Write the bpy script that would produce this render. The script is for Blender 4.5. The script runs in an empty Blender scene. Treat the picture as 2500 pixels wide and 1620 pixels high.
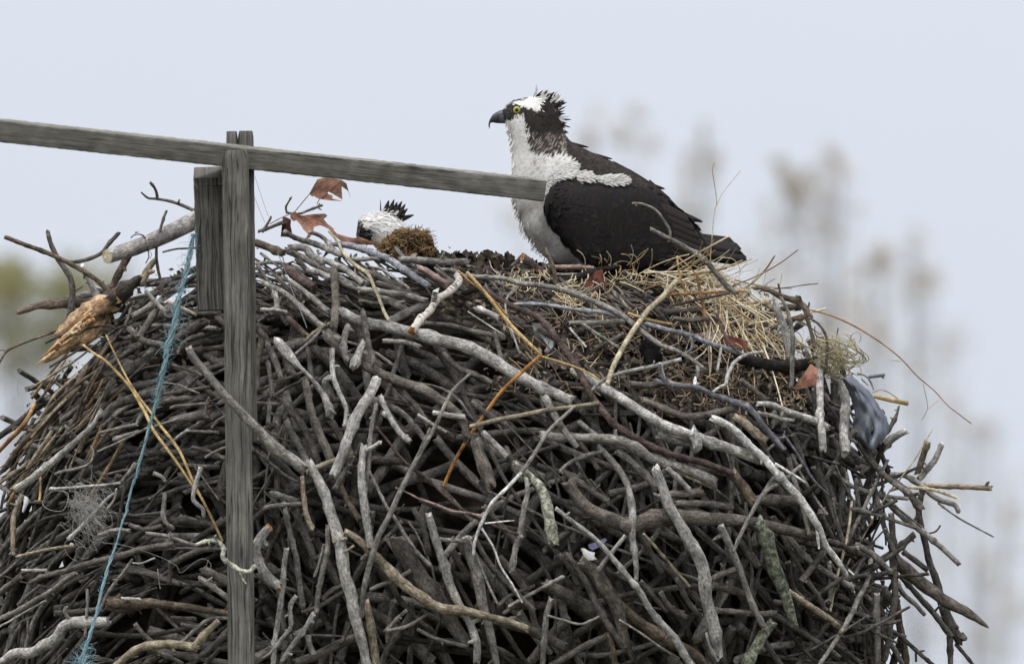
import bpy, bmesh, math, random
import numpy as np
from mathutils import Vector, Matrix

R = math.radians
sc = bpy.context.scene
COL = sc.collection

# ---------------------------------------------------------------- camera
PITCH = R(3.0)                  # looking slightly up at a nest on a platform
DIST = 25.0                     # metres from the lens to the middle of the nest
NEST_Z = 3.7                    # height above the marsh of the middle of the frame
MPP = 0.00084                   # metres per photograph pixel at the nest
cam_d = bpy.data.cameras.new('camera')
cam = bpy.data.objects.new('camera', cam_d)
COL.objects.link(cam)
sc.camera = cam
cam_d.sensor_width = 36.0
cam_d.lens = 36.0 * DIST / (2500 * MPP)
cam_d.clip_start, cam_d.clip_end = 0.5, 3000.0
CAM = Vector((0.0, -DIST * math.cos(PITCH), NEST_Z - DIST * math.sin(PITCH)))
cam.location = CAM
cam.rotation_euler = (R(90) + PITCH, 0, 0)
cam_d.dof.use_dof = True
cam_d.dof.focus_distance = DIST - 0.30
cam_d.dof.aperture_fstop = 5.8
sc.render.resolution_x, sc.render.resolution_y = 1024, 663

# ---------------------------------------------------------------- sky, overcast
SUN_EL, SUN_AZ = R(58), R(205)
w = bpy.data.worlds.new('World'); sc.world = w; w.use_nodes = True
nt = w.node_tree; nt.nodes.clear()
def N(t, **k):
    n = nt.nodes.new(t)
    for a, b in k.items(): setattr(n, a, b)
    return n
out = N('ShaderNodeOutputWorld')
sky = N('ShaderNodeTexSky', sky_type='NISHITA'); sky.sun_disc = False
sky.sun_elevation = SUN_EL; sky.sun_rotation = SUN_AZ; sky.dust_density = 3.0
bg1 = N('ShaderNodeBackground'); bg1.inputs['Strength'].default_value = 0.10
nt.links.new(sky.outputs[0], bg1.inputs['Color'])
tc = N('ShaderNodeTexCoord'); sep = N('ShaderNodeSeparateXYZ')
nt.links.new(tc.outputs['Generated'], sep.inputs[0])
ramp = N('ShaderNodeValToRGB')
e = ramp.color_ramp.elements
e[0].position, e[0].color = 0.0, (0.705, 0.76, 0.855, 1)
e[1].position, e[1].color = 0.10, (0.775, 0.822, 0.918, 1)
for p, c in ((0.035, (0.735, 0.785, 0.884)), (0.4, (1.15, 1.17, 1.22)), (1.0, (2.1, 2.1, 2.12))):
    el = ramp.color_ramp.elements.new(p); el.color = (*c, 1)
nt.links.new(sep.outputs['Z'], ramp.inputs[0])
cn = N('ShaderNodeTexNoise'); cn.inputs['Scale'].default_value = 9.0; cn.inputs['Detail'].default_value = 3
cm = N('ShaderNodeMapRange'); cm.inputs['To Min'].default_value = 0.95; cm.inputs['To Max'].default_value = 1.05
nt.links.new(tc.outputs['Generated'], cn.inputs['Vector']); nt.links.new(cn.outputs['Fac'], cm.inputs['Value'])
vm = N('ShaderNodeVectorMath', operation='SCALE')
nt.links.new(ramp.outputs[0], vm.inputs[0]); nt.links.new(cm.outputs[0], vm.inputs['Scale'])
bg2 = N('ShaderNodeBackground'); bg2.inputs['Strength'].default_value = 1.0
nt.links.new(vm.outputs[0], bg2.inputs['Color'])
mx = N('ShaderNodeMixShader'); mx.inputs[0].default_value = 0.93
nt.links.new(bg1.outputs[0], mx.inputs[1]); nt.links.new(bg2.outputs[0], mx.inputs[2])
nt.links.new(mx.outputs[0], out.inputs['Surface'])

sun_d = bpy.data.lights.new('sun', 'SUN'); sun_d.energy = 1.5; sun_d.angle = R(12); sun_d.color = (1.0, 0.97, 0.93)
sun = bpy.data.objects.new('sun', sun_d); COL.objects.link(sun)
_d = Vector((-0.45, -0.55, 1.15)).normalized()      # towards the sun: high, behind the camera
sun.rotation_euler = (-_d).to_track_quat('-Z', 'Y').to_euler()
SUN_EL = math.asin(_d.z); sky.sun_elevation = SUN_EL; sky.sun_rotation = math.atan2(_d.x, _d.y)

vs = sc.view_settings
vs.view_transform = 'Standard'; vs.look = 'None'; vs.exposure = 0.0; vs.gamma = 1.0
sc.render.engine = 'CYCLES'
sc.cycles.use_denoising = True
sc.cycles.max_bounces = 5; sc.cycles.diffuse_bounces = 3; sc.cycles.glossy_bounces = 2
sc.cycles.transparent_max_bounces = 4

# ---------------------------------------------------------------- helpers
rng = random.Random(11)
nrng = np.random.default_rng(5)
CP, SP = math.cos(PITCH), math.sin(PITCH)
F_PX = cam_d.lens / 36.0 * 2500.0

def ray(px, py):
    """direction through a photograph pixel, scaled so that its y is 1"""
    u = (px - 1250.0) / F_PX; v = (810.0 - py) / F_PX
    d = Vector((u, CP - v * SP, SP + v * CP))
    return d / d.y
def at(px, py, y):
    """the point seen at a photograph pixel, at world depth y"""
    return CAM + ray(px, py) * (y - CAM.y)

# the nest: a wide dome of sticks, half-width and front half-depth by height
ZT = np.array([-1.30, -1.00, -0.66, -0.40, -0.20, -0.05, 0.05, 0.10, 0.14, 0.17, 0.195, 0.21])
AT = np.array([1.00, 0.99, 0.97, 0.92, 0.86, 0.76, 0.68, 0.61, 0.53, 0.40, 0.15, 0.01])
BT = np.array([0.46, 0.53, 0.615, 0.645, 0.585, 0.46, 0.34, 0.27, 0.19, 0.11, 0.05, 0.01])
XC, NE = -0.12, 2.3
def ab(z, x):
    """half-width and half-depth at a height; the crest is lower under the osprey"""
    zl = np.asarray(z) - NEST_Z
    s = np.clip((np.asarray(x) + 0.32) / 0.30, 0, 1); s = s * s * (3 - 2 * s)
    zl = zl + 0.064 * s * np.clip((zl - 0.112) / 0.032, 0, 1)
    nar = 1 - 0.055 * np.clip((-0.18 - zl) / 0.2, 0, 1) * (np.asarray(x) > XC)
    return np.interp(zl, ZT, AT) * nar, np.interp(zl, ZT, BT)
YS = np.arange(-1.1, 0.25, 0.008)
HITS = [True]
def hit(px, py):
    """depth y at which the line of sight meets the nest (or passes nearest)"""
    d = ray(px, py); t = YS - CAM.y
    x = CAM.x + d.x * t; z = CAM.z + d.z * t
    a, b = ab(z, x)
    lx = np.where(x - XC < 0, 1.06, 1.0)
    f = np.abs((x - XC) / (a * lx)) ** NE + np.abs(YS / b) ** NE - 1
    i = np.argmax(f < 0)
    HITS[0] = f[i] < 0
    if f[i] < 0: return float(YS[i])
    return float(YS[int(np.argmin(f))])

class MB:
    """collects shapes into ONE mesh object"""
    def __init__(self): self.v = []; self.f = []; self.uv = []; self.c = []; self.m = []
    def add(self, vs, fs, col=(.5, .5, .5), uvs=None, cols=None, mat=0):
        o = len(self.v)
        self.v.extend(vs); self.f.extend([tuple(i + o for i in f) for f in fs]); self.m.extend([mat] * len(fs))
        self.uv.extend(uvs if uvs is not None else [(p[0], p[2]) for p in vs])
        self.c.extend(cols if cols is not None else [col] * len(vs))
    def build(self, name, mats, parent=None, origin=None, smooth=True):
        me = bpy.data.meshes.new(name)
        o = Vector(origin) if origin is not None else (Vector(self.v[0]) if self.v else Vector())
        V = np.array([tuple(p) for p in self.v], dtype=np.float64) - np.array(o)
        me.from_pydata(V.tolist(), [], self.f)
        n = len(me.loops)
        li = np.empty(n, dtype=np.int32); me.loops.foreach_get('vertex_index', li)
        uvl = me.uv_layers.new(name='UVMap')
        U = np.array(self.uv, dtype=np.float32)[li]
        uvl.data.foreach_set('uv', U.ravel())
        ca = me.color_attributes.new('Col', 'FLOAT_COLOR', 'POINT')
        C = np.ones((len(self.v), 4), dtype=np.float32); C[:, :3] = np.array(self.c, dtype=np.float32)
        ca.data.foreach_set('color', C.ravel())
        for m in (mats if isinstance(mats, (list, tuple)) else [mats]): me.materials.append(m)
        me.polygons.foreach_set('material_index', np.array(self.m, dtype=np.int32))
        me.polygons.foreach_set('use_smooth', np.full(len(self.f), smooth))
        me.update()
        ob = bpy.data.objects.new(name, me); COL.objects.link(ob)
        if parent is not None:
            ob.parent = parent; ob.location = o - wloc(parent)
        else: ob.location = o
        return ob
def wloc(o):
    p = Vector(o.location)
    while o.parent: o = o.parent; p = p + Vector(o.location)
    return p
def tag(o, label=None, cat=None, group=None, kind=None):
    if label: o['label'] = label
    if cat: o['category'] = cat
    if group: o['group'] = group
    if kind: o['kind'] = kind
    return o
def empty(name, loc):
    o = bpy.data.objects.new(name, None); o.location = loc; o.empty_display_size = 0.05; COL.objects.link(o)
    return o

def crom(pts, n):
    """n points along a smooth curve through pts (lists of floats)"""
    P = np.array(pts, dtype=float)
    if len(P) == 2:
        t = np.linspace(0, 1, n)[:, None]; return P[0] * (1 - t) + P[1] * t
    d = np.r_[0, np.cumsum(np.linalg.norm(np.diff(P[:, :2] if P.shape[1] < 3 else P[:, :3], axis=0), axis=1) + 1e-9)]
    ext = np.vstack([2 * P[0] - P[1], P, 2 * P[-1] - P[-2]])
    s = np.linspace(0, d[-1], n); out = []
    for q in s:
        i = min(max(int(np.searchsorted(d, q, side='right')) - 1, 0), len(P) - 2)
        t = (q - d[i]) / (d[i + 1] - d[i]); p0, p1, p2, p3 = ext[i], ext[i + 1], ext[i + 2], ext[i + 3]
        out.append(0.5 * ((2 * p1) + (p2 - p0) * t + (2 * p0 - 5 * p1 + 4 * p2 - p3) * t * t + (3 * p1 - p0 - 3 * p2 + p3) * t ** 3))
    return np.array(out)

def tube(mb, pts, rads, col, sides=8, rough=0.07, step=None, endcol=None, crook=0.0, rg=rng, jag=0.6, mat=0, flat=1.0, sharp=False, colfn=None, nubs=0):
    """a knobbly tapering stick through pts (world), its bark coloured col and its broken ends endcol"""
    P = np.array([tuple(p) for p in pts], dtype=float)
    L = float(np.sum(np.linalg.norm(np.diff(P, axis=0), axis=1)))
    rm = float(np.mean(rads)); step = step or max(rm * 1.3, 0.006)
    n = int(min(max(L / step, 3), 70))
    rd = np.interp(np.linspace(0, 1, len(P)), np.linspace(0, 1, len(rads)), rads)[:, None]
    Q = np.hstack([P, rd])
    if sharp:
        d = np.r_[0, np.cumsum(np.linalg.norm(np.diff(P, axis=0), axis=1))]
        s = np.unique(np.r_[np.linspace(0, d[-1], n), d])
        Q = np.stack([np.interp(s, d, Q[:, k]) for k in range(4)], axis=1); n = len(Q)
    else: Q = crom(Q, n)
    if crook:
        ph = [rg.uniform(0, 6.28) for _ in range(6)]; tt = np.linspace(0, L / max(rm, 1e-4) / 14, n)
        for k in range(3): Q[:, k] += crook * rm * (np.sin(tt * 2.1 + ph[k]) + 0.6 * np.sin(tt * 5.3 + ph[k + 3]))
    knots = {rg.randrange(n): rg.uniform(1.12, 1.35) for _ in range(max(1, n // 11))} if rough > 0.02 else {}
    T = np.gradient(Q[:, :3], axis=0); T /= np.linalg.norm(T, axis=1)[:, None] + 1e-12
    up = np.array([0.0, 1.0, 0.05])            # seam of the bark on the far side
    vs, uvs, cols = [], [], []
    v = rg.uniform(0, 40); uo = rg.uniform(0, 40)
    ph = rg.uniform(0, 6.28)
    for i in range(n):
        t = T[i]; a = np.cross(up, t); la = np.linalg.norm(a)
        a = np.array([1.0, 0, 0]) if la < 1e-3 else a / la
        b = np.cross(t, a)
        r = max(Q[i, 3], 1e-4) * knots.get(i, 1.0) * (1 + rough * 0.6 * math.sin(i * 1.7 + ph))
        if i: v += float(np.linalg.norm(Q[i, :3] - Q[i - 1, :3]))
        for k in range(sides):
            an = 2 * math.pi * k / sides + math.pi / 2
            rr = r * (1 + rough * rg.uniform(-1, 1))
            q = Q[i, :3] + rr * (math.cos(an) * a + math.sin(an) * b * flat)
            if i in (0, n - 1) and jag: q = q + t * rr * jag * rg.uniform(-1, 1) * (1 if rough > .02 else .15)
            vs.append(tuple(q)); uvs.append((uo + k / sides * 6.28 * rm, v))
            c = colfn(i / (n - 1), an) if colfn else col
            sh = (1 + 0.10 * rg.uniform(-1, 1)) * (1 + .16 * math.sin(v * 34 + ph) * math.sin(v * 13 + 2 * ph))
            cols.append(tuple(x * sh for x in c))
    fs = []
    for i in range(n - 1):
        for k in range(sides):
            k2 = (k + 1) % sides
            fs.append((i * sides + k, i * sides + k2, (i + 1) * sides + k2, (i + 1) * sides + k))
    ec = endcol or tuple(min(x * 1.5 + 0.02, .6) for x in col)
    for i, s in ((0, -1), (n - 1, 1)):
        o = len(vs)
        ring = vs[i * sides:(i + 1) * sides]
        vs.extend(ring); uvs.extend(uvs[i * sides:(i + 1) * sides]); cols.extend([ec] * sides)
        vs.append(tuple(Q[i, :3] + s * T[i] * Q[i, 3] * (0.25 if jag > .3 else .05))); uvs.append((uo, v)); cols.append(ec)
        for k in range(sides):
            k2 = (k + 1) % sides
            fs.append((o + k2, o + k, o + sides) if s < 0 else (o + k, o + k2, o + sides))
    mb.add(vs, fs, uvs=uvs, cols=cols, mat=mat)
    if nubs:
        for _ in range(nubs):
            i = rg.randrange(1, n - 1); a = np.cross(T[i], rg.choice([1, -1]) * np.array([0.2, 1.0, 0.1])) ; a = a / (np.linalg.norm(a) + 1e-9) + T[i] * rg.uniform(-.2, .9) + np.array([0, rg.uniform(-.6, .2), 0]); a /= np.linalg.norm(a)
            r0 = Q[i, 3] * rg.uniform(.35, .6); L0 = Q[i, 3] * rg.uniform(1.5, 3.4)
            p0 = Q[i, :3]; tube(mb, [p0, p0 + a * L0 * .6, p0 + a * L0], [r0 * 1.4, r0, r0 * .7], col, sides=5, rough=.12, step=max(L0 / 4, .002), rg=rg, jag=.9)

# ---------------------------------------------------------------- materials
def material(name, rough=0.9, spec=0.15):
    m = bpy.data.materials.new(name); m.use_nodes = True
    b = m.node_tree.nodes['Principled BSDF']
    b.inputs['Roughness'].default_value = rough; b.inputs['Specular IOR Level'].default_value = spec
    return m, m.node_tree, b
def nd(t, kind, **k):
    n = t.nodes.new(kind)
    for a, b in k.items():
        if a in n.inputs.keys(): n.inputs[a].default_value = b
        else: setattr(n, a, b)
    return n
def mulcol(t, a, b):
    n = nd(t, 'ShaderNodeVectorMath', operation='MULTIPLY'); t.links.new(a, n.inputs[0]); t.links.new(b, n.inputs[1]); return n.outputs[0]
def scaled(t, a, fac):
    n = nd(t, 'ShaderNodeVectorMath', operation='SCALE'); t.links.new(a, n.inputs[0]); t.links.new(fac, n.inputs['Scale']); return n.outputs[0]
def rampf(t, src, lo, hi, a, b):
    n = nd(t, 'ShaderNodeMapRange'); n.inputs['From Min'].default_value = lo; n.inputs['From Max'].default_value = hi
    n.inputs['To Min'].default_value = a; n.inputs['To Max'].default_value = b
    t.links.new(src, n.inputs['Value']); return n.outputs[0]

def bark_material(name, along=60, across=420, lo=0.45, hi=1.6, spots=0.4, bump=0.9, rough=0.92):
    """weathered wood: grain along the stick (UV in metres), blotches and small dark flecks over the painted-in species colour"""
    m, t, b = material(name, rough, 0.12)
    at_ = nd(t, 'ShaderNodeAttribute', attribute_name='Col')
    uv = nd(t, 'ShaderNodeUVMap')
    mp = nd(t, 'ShaderNodeMapping'); mp.inputs['Scale'].default_value = (across, along, 1)
    t.links.new(uv.outputs[0], mp.inputs['Vector'])
    gr = nd(t, 'ShaderNodeTexNoise', Scale=1.0, Detail=4.0, Roughness=0.65); t.links.new(mp.outputs[0], gr.inputs['Vector'])
    g = rampf(t, gr.outputs['Fac'], 0.3, 0.7, lo, hi)
    tc = nd(t, 'ShaderNodeTexCoord')
    bl = nd(t, 'ShaderNodeTexNoise', Scale=38.0, Detail=3.0); t.links.new(tc.outputs['Object'], bl.inputs['Vector'])
    bb = rampf(t, bl.outputs['Fac'], 0.35, 0.68, 0.6, 1.4)
    md = nd(t, 'ShaderNodeTexNoise', Scale=170.0, Detail=3.0, Roughness=0.7); t.links.new(tc.outputs['Object'], md.inputs['Vector'])
    mm = rampf(t, md.outputs['Fac'], 0.36, 0.66, 0.62, 1.38)
    mp2 = nd(t, 'ShaderNodeMapping'); mp2.inputs['Scale'].default_value = (160, 110, 1); t.links.new(uv.outputs[0], mp2.inputs['Vector'])
    vo = nd(t, 'ShaderNodeTexVoronoi', Scale=1.0); t.links.new(mp2.outputs[0], vo.inputs['Vector'])
    fl = rampf(t, vo.outputs['Distance'], 0.05, 0.30, 1 - spots, 1.0)
    c = scaled(t, at_.outputs['Color'], g); c = scaled(t, c, bb); c = scaled(t, c, fl); c = scaled(t, c, mm)
    t.links.new(c, b.inputs['Base Color'])
    bp = nd(t, 'ShaderNodeBump', Strength=bump, Distance=0.0022); t.links.new(gr.outputs['Fac'], bp.inputs['Height'])
    t.links.new(bp.outputs[0], b.inputs['Normal'])
    return m
M_BARK = bark_material('weathered_bark')
M_REED = bark_material('dry_reed', along=25, across=700, lo=0.75, hi=1.25, spots=0.15, bump=0.25, rough=0.65)
def birch_material():
    m, t, b = material('birch_bark', 0.8, 0.15)
    at_ = nd(t, 'ShaderNodeAttribute', attribute_name='Col'); uv = nd(t, 'ShaderNodeUVMap')
    mp = nd(t, 'ShaderNodeMapping'); mp.inputs['Scale'].default_value = (60, 190, 1); t.links.new(uv.outputs[0], mp.inputs['Vector'])
    no = nd(t, 'ShaderNodeTexNoise', Scale=1.0, Detail=3.0, Roughness=0.6); t.links.new(mp.outputs[0], no.inputs['Vector'])
    f = rampf(t, no.outputs['Fac'], 0.36, 0.50, 0.16, 1.0)
    t.links.new(scaled(t, at_.outputs['Color'], f), b.inputs['Base Color'])
    return m
M_BIRCH = birch_material()
def lichen_material():
    m, t, b = material('lichen_bark', 0.95, 0.1)
    at_ = nd(t, 'ShaderNodeAttribute', attribute_name='Col'); tc = nd(t, 'ShaderNodeTexCoord')
    no = nd(t, 'ShaderNodeTexNoise', Scale=95.0, Detail=4.0, Roughness=0.7); t.links.new(tc.outputs['Object'], no.inputs['Vector'])
    r = nd(t, 'ShaderNodeValToRGB'); t.links.new(no.outputs['Fac'], r.inputs[0])
    e = r.color_ramp.elements; e[0].position, e[0].color = 0.40, (.35, .33, .31, 1); e[1].position, e[1].color = 0.66, (2.0, 2.1, 1.9, 1)
    k = e.new(0.52); k.color = (.95, 1.0, .88, 1)
    t.links.new(mulcol(t, at_.outputs['Color'], r.outputs[0]), b.inputs['Base Color'])
    bp = nd(t, 'ShaderNodeBump', Strength=0.6, Distance=0.002); t.links.new(no.outputs['Fac'], bp.inputs['Height']); t.links.new(bp.outputs[0], b.inputs['Normal'])
    return m
M_LICHEN = lichen_material()
def plain_material(name, rough=0.8, spec=0.2, scale=60, lo=0.8, hi=1.2, bump=0.0, trans=0.0):
    m, t, b = material(name, rough, spec)
    at_ = nd(t, 'ShaderNodeAttribute', attribute_name='Col'); tc = nd(t, 'ShaderNodeTexCoord')
    no = nd(t, 'ShaderNodeTexNoise', Scale=float(scale), Detail=4.0, Roughness=0.6); t.links.new(tc.outputs['Object'], no.inputs['Vector'])
    t.links.new(scaled(t, at_.outputs['Color'], rampf(t, no.outputs['Fac'], 0.3, 0.7, lo, hi)), b.inputs['Base Color'])
    if bump:
        bp = nd(t, 'ShaderNodeBump', Strength=bump, Distance=0.002); t.links.new(no.outputs['Fac'], bp.inputs['Height']); t.links.new(bp.outputs[0], b.inputs['Normal'])
    return m
M_LEAF = plain_material('dead_oak_leaf', 0.7, 0.2, 120, 0.7, 1.25, 0.4)
M_LITTER = plain_material('leaf_litter', 0.95, 0.1, 150, 0.6, 1.3, 0.3)
M_STRAW = plain_material('dry_straw', 0.7, 0.2, 90, 0.8, 1.2)
M_TWINE = plain_material('blue_twine', 0.7, 0.2, 140, 0.75, 1.25)
M_LINE = plain_material('fishing_line', 0.5, 0.4, 40, 0.9, 1.1)
M_CLOTH = plain_material('grey_cloth', 0.95, 0.1, 24, 0.6, 1.3, 0.5)
M_PLASTIC = plain_material('white_plastic', 0.55, 0.4, 60, 0.75, 1.1, 0.3)
M_CORE = plain_material('dark_debris', 1.0, 0.05, 30, 0.5, 1.4, 0.8)
M_FEATHER = plain_material('plumage', 0.78, 0.18, 160, 0.82, 1.16, 0.25)
M_HORN = plain_material('beak_horn', 0.38, 0.45, 60, 0.85, 1.15)
M_EYE = plain_material('eye_gloss', 0.12, 0.6, 300, 0.9, 1.1)

def timber_material():
    """grey driftwood-coloured sawn timber; grain runs along the UV's v"""
    m, t, b = material('weathered_timber', 0.88, 0.15)
    at_ = nd(t, 'ShaderNodeAttribute', attribute_name='Col'); uv = nd(t, 'ShaderNodeUVMap')
    warp = nd(t, 'ShaderNodeTexNoise', Scale=7.0, Detail=2.0); t.links.new(uv.outputs[0], warp.inputs['Vector'])
    add = nd(t, 'ShaderNodeVectorMath', operation='MULTIPLY_ADD'); t.links.new(warp.outputs['Color'], add.inputs[0])
    add.inputs[1].default_value = (0.016, 0.0, 0); t.links.new(uv.outputs[0], add.inputs[2])
    mp = nd(t, 'ShaderNodeMapping'); mp.inputs['Scale'].default_value = (260, 6, 1); t.links.new(add.outputs[0], mp.inputs['Vector'])
    g1 = nd(t, 'ShaderNodeTexNoise', Scale=1.0, Detail=5.0, Roughness=0.7); t.links.new(mp.outputs[0], g1.inputs['Vector'])
    mp2 = nd(t, 'ShaderNodeMapping'); mp2.inputs['Scale'].default_value = (900, 40, 1); t.links.new(uv.outputs[0], mp2.inputs['Vector'])
    g2 = nd(t, 'ShaderNodeTexNoise', Scale=1.0, Detail=4.0, Roughness=0.7); t.links.new(mp2.outputs[0], g2.inputs['Vector'])
    bl = nd(t, 'ShaderNodeTexNoise', Scale=16.0, Detail=4.0); t.links.new(uv.outputs[0], bl.inputs['Vector'])
    c = scaled(t, at_.outputs['Color'], rampf(t, g1.outputs['Fac'], 0.33, 0.66, 0.34, 1.5))
    c = scaled(t, c, rampf(t, g2.outputs['Fac'], 0.3, 0.7, 0.72, 1.28)); c = scaled(t, c, rampf(t, bl.outputs['Fac'], 0.3, 0.7, 0.75, 1.25))
    mp3 = nd(t, 'ShaderNodeMapping'); mp3.inputs['Scale'].default_value = (75, 2.2, 1); t.links.new(add.outputs[0], mp3.inputs['Vector'])
    ck = nd(t, 'ShaderNodeTexNoise', Scale=1.0, Detail=2.0, Roughness=0.5); t.links.new(mp3.outputs[0], ck.inputs['Vector'])
    sb = nd(t, 'ShaderNodeMath', operation='SUBTRACT'); t.links.new(ck.outputs['Fac'], sb.inputs[0]); sb.inputs[1].default_value = 0.5
    ab_ = nd(t, 'ShaderNodeMath', operation='ABSOLUTE'); t.links.new(sb.outputs[0], ab_.inputs[0])
    c = scaled(t, c, rampf(t, ab_.outputs[0], 0.003, 0.022, 0.30, 1.0))
    t.links.new(c, b.inputs['Base Color'])
    bp = nd(t, 'ShaderNodeBump', Strength=0.6, Distance=0.0012); t.links.new(g1.outputs['Fac'], bp.inputs['Height']); t.links.new(bp.outputs[0], b.inputs['Normal'])
    return m
M_TIMBER = timber_material()
# ---------------------------------------------------------------- the sticks, one line each
# tile  widths  colour  lift(cm towards the viewer, or @depth) | course ( / width course = a side branch ) # label
TILE = dict(B=(0, 400, 3.0846), C=(600, 400, 3.426), E=(600, 800, 3.0843), F=(600, 1200, 3.4), G=(1250, 800, 3.426),
            H=(1250, 1200, 3.6615), I=(1850, 600, 3.0846), J=(1850, 1050, 2.7046), K=(1150, 200, 6.1667), A=(1150, 200, 3.0843),
            M=(1100, 600, 2.975), P=(0, 860, 3.855), p=(250, 860, 3.855), R=(0, 1220, 3.855), r=(250, 1220, 3.855),
            Q=(1650, 900, 3.8556), S=(850, 1000, 3.856), V=(1500, 600, 4.76), W=(620, 430, 7.71), X=(840, 460, 7.71),
            Y=(1000, 640, 5.93), U=(100, 540, 4.283), O=(0, 0, 1.0))
def tp(tile, x, y):
    ox, oy, s = TILE[tile]; return ox + x / s, oy + y / s
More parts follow.
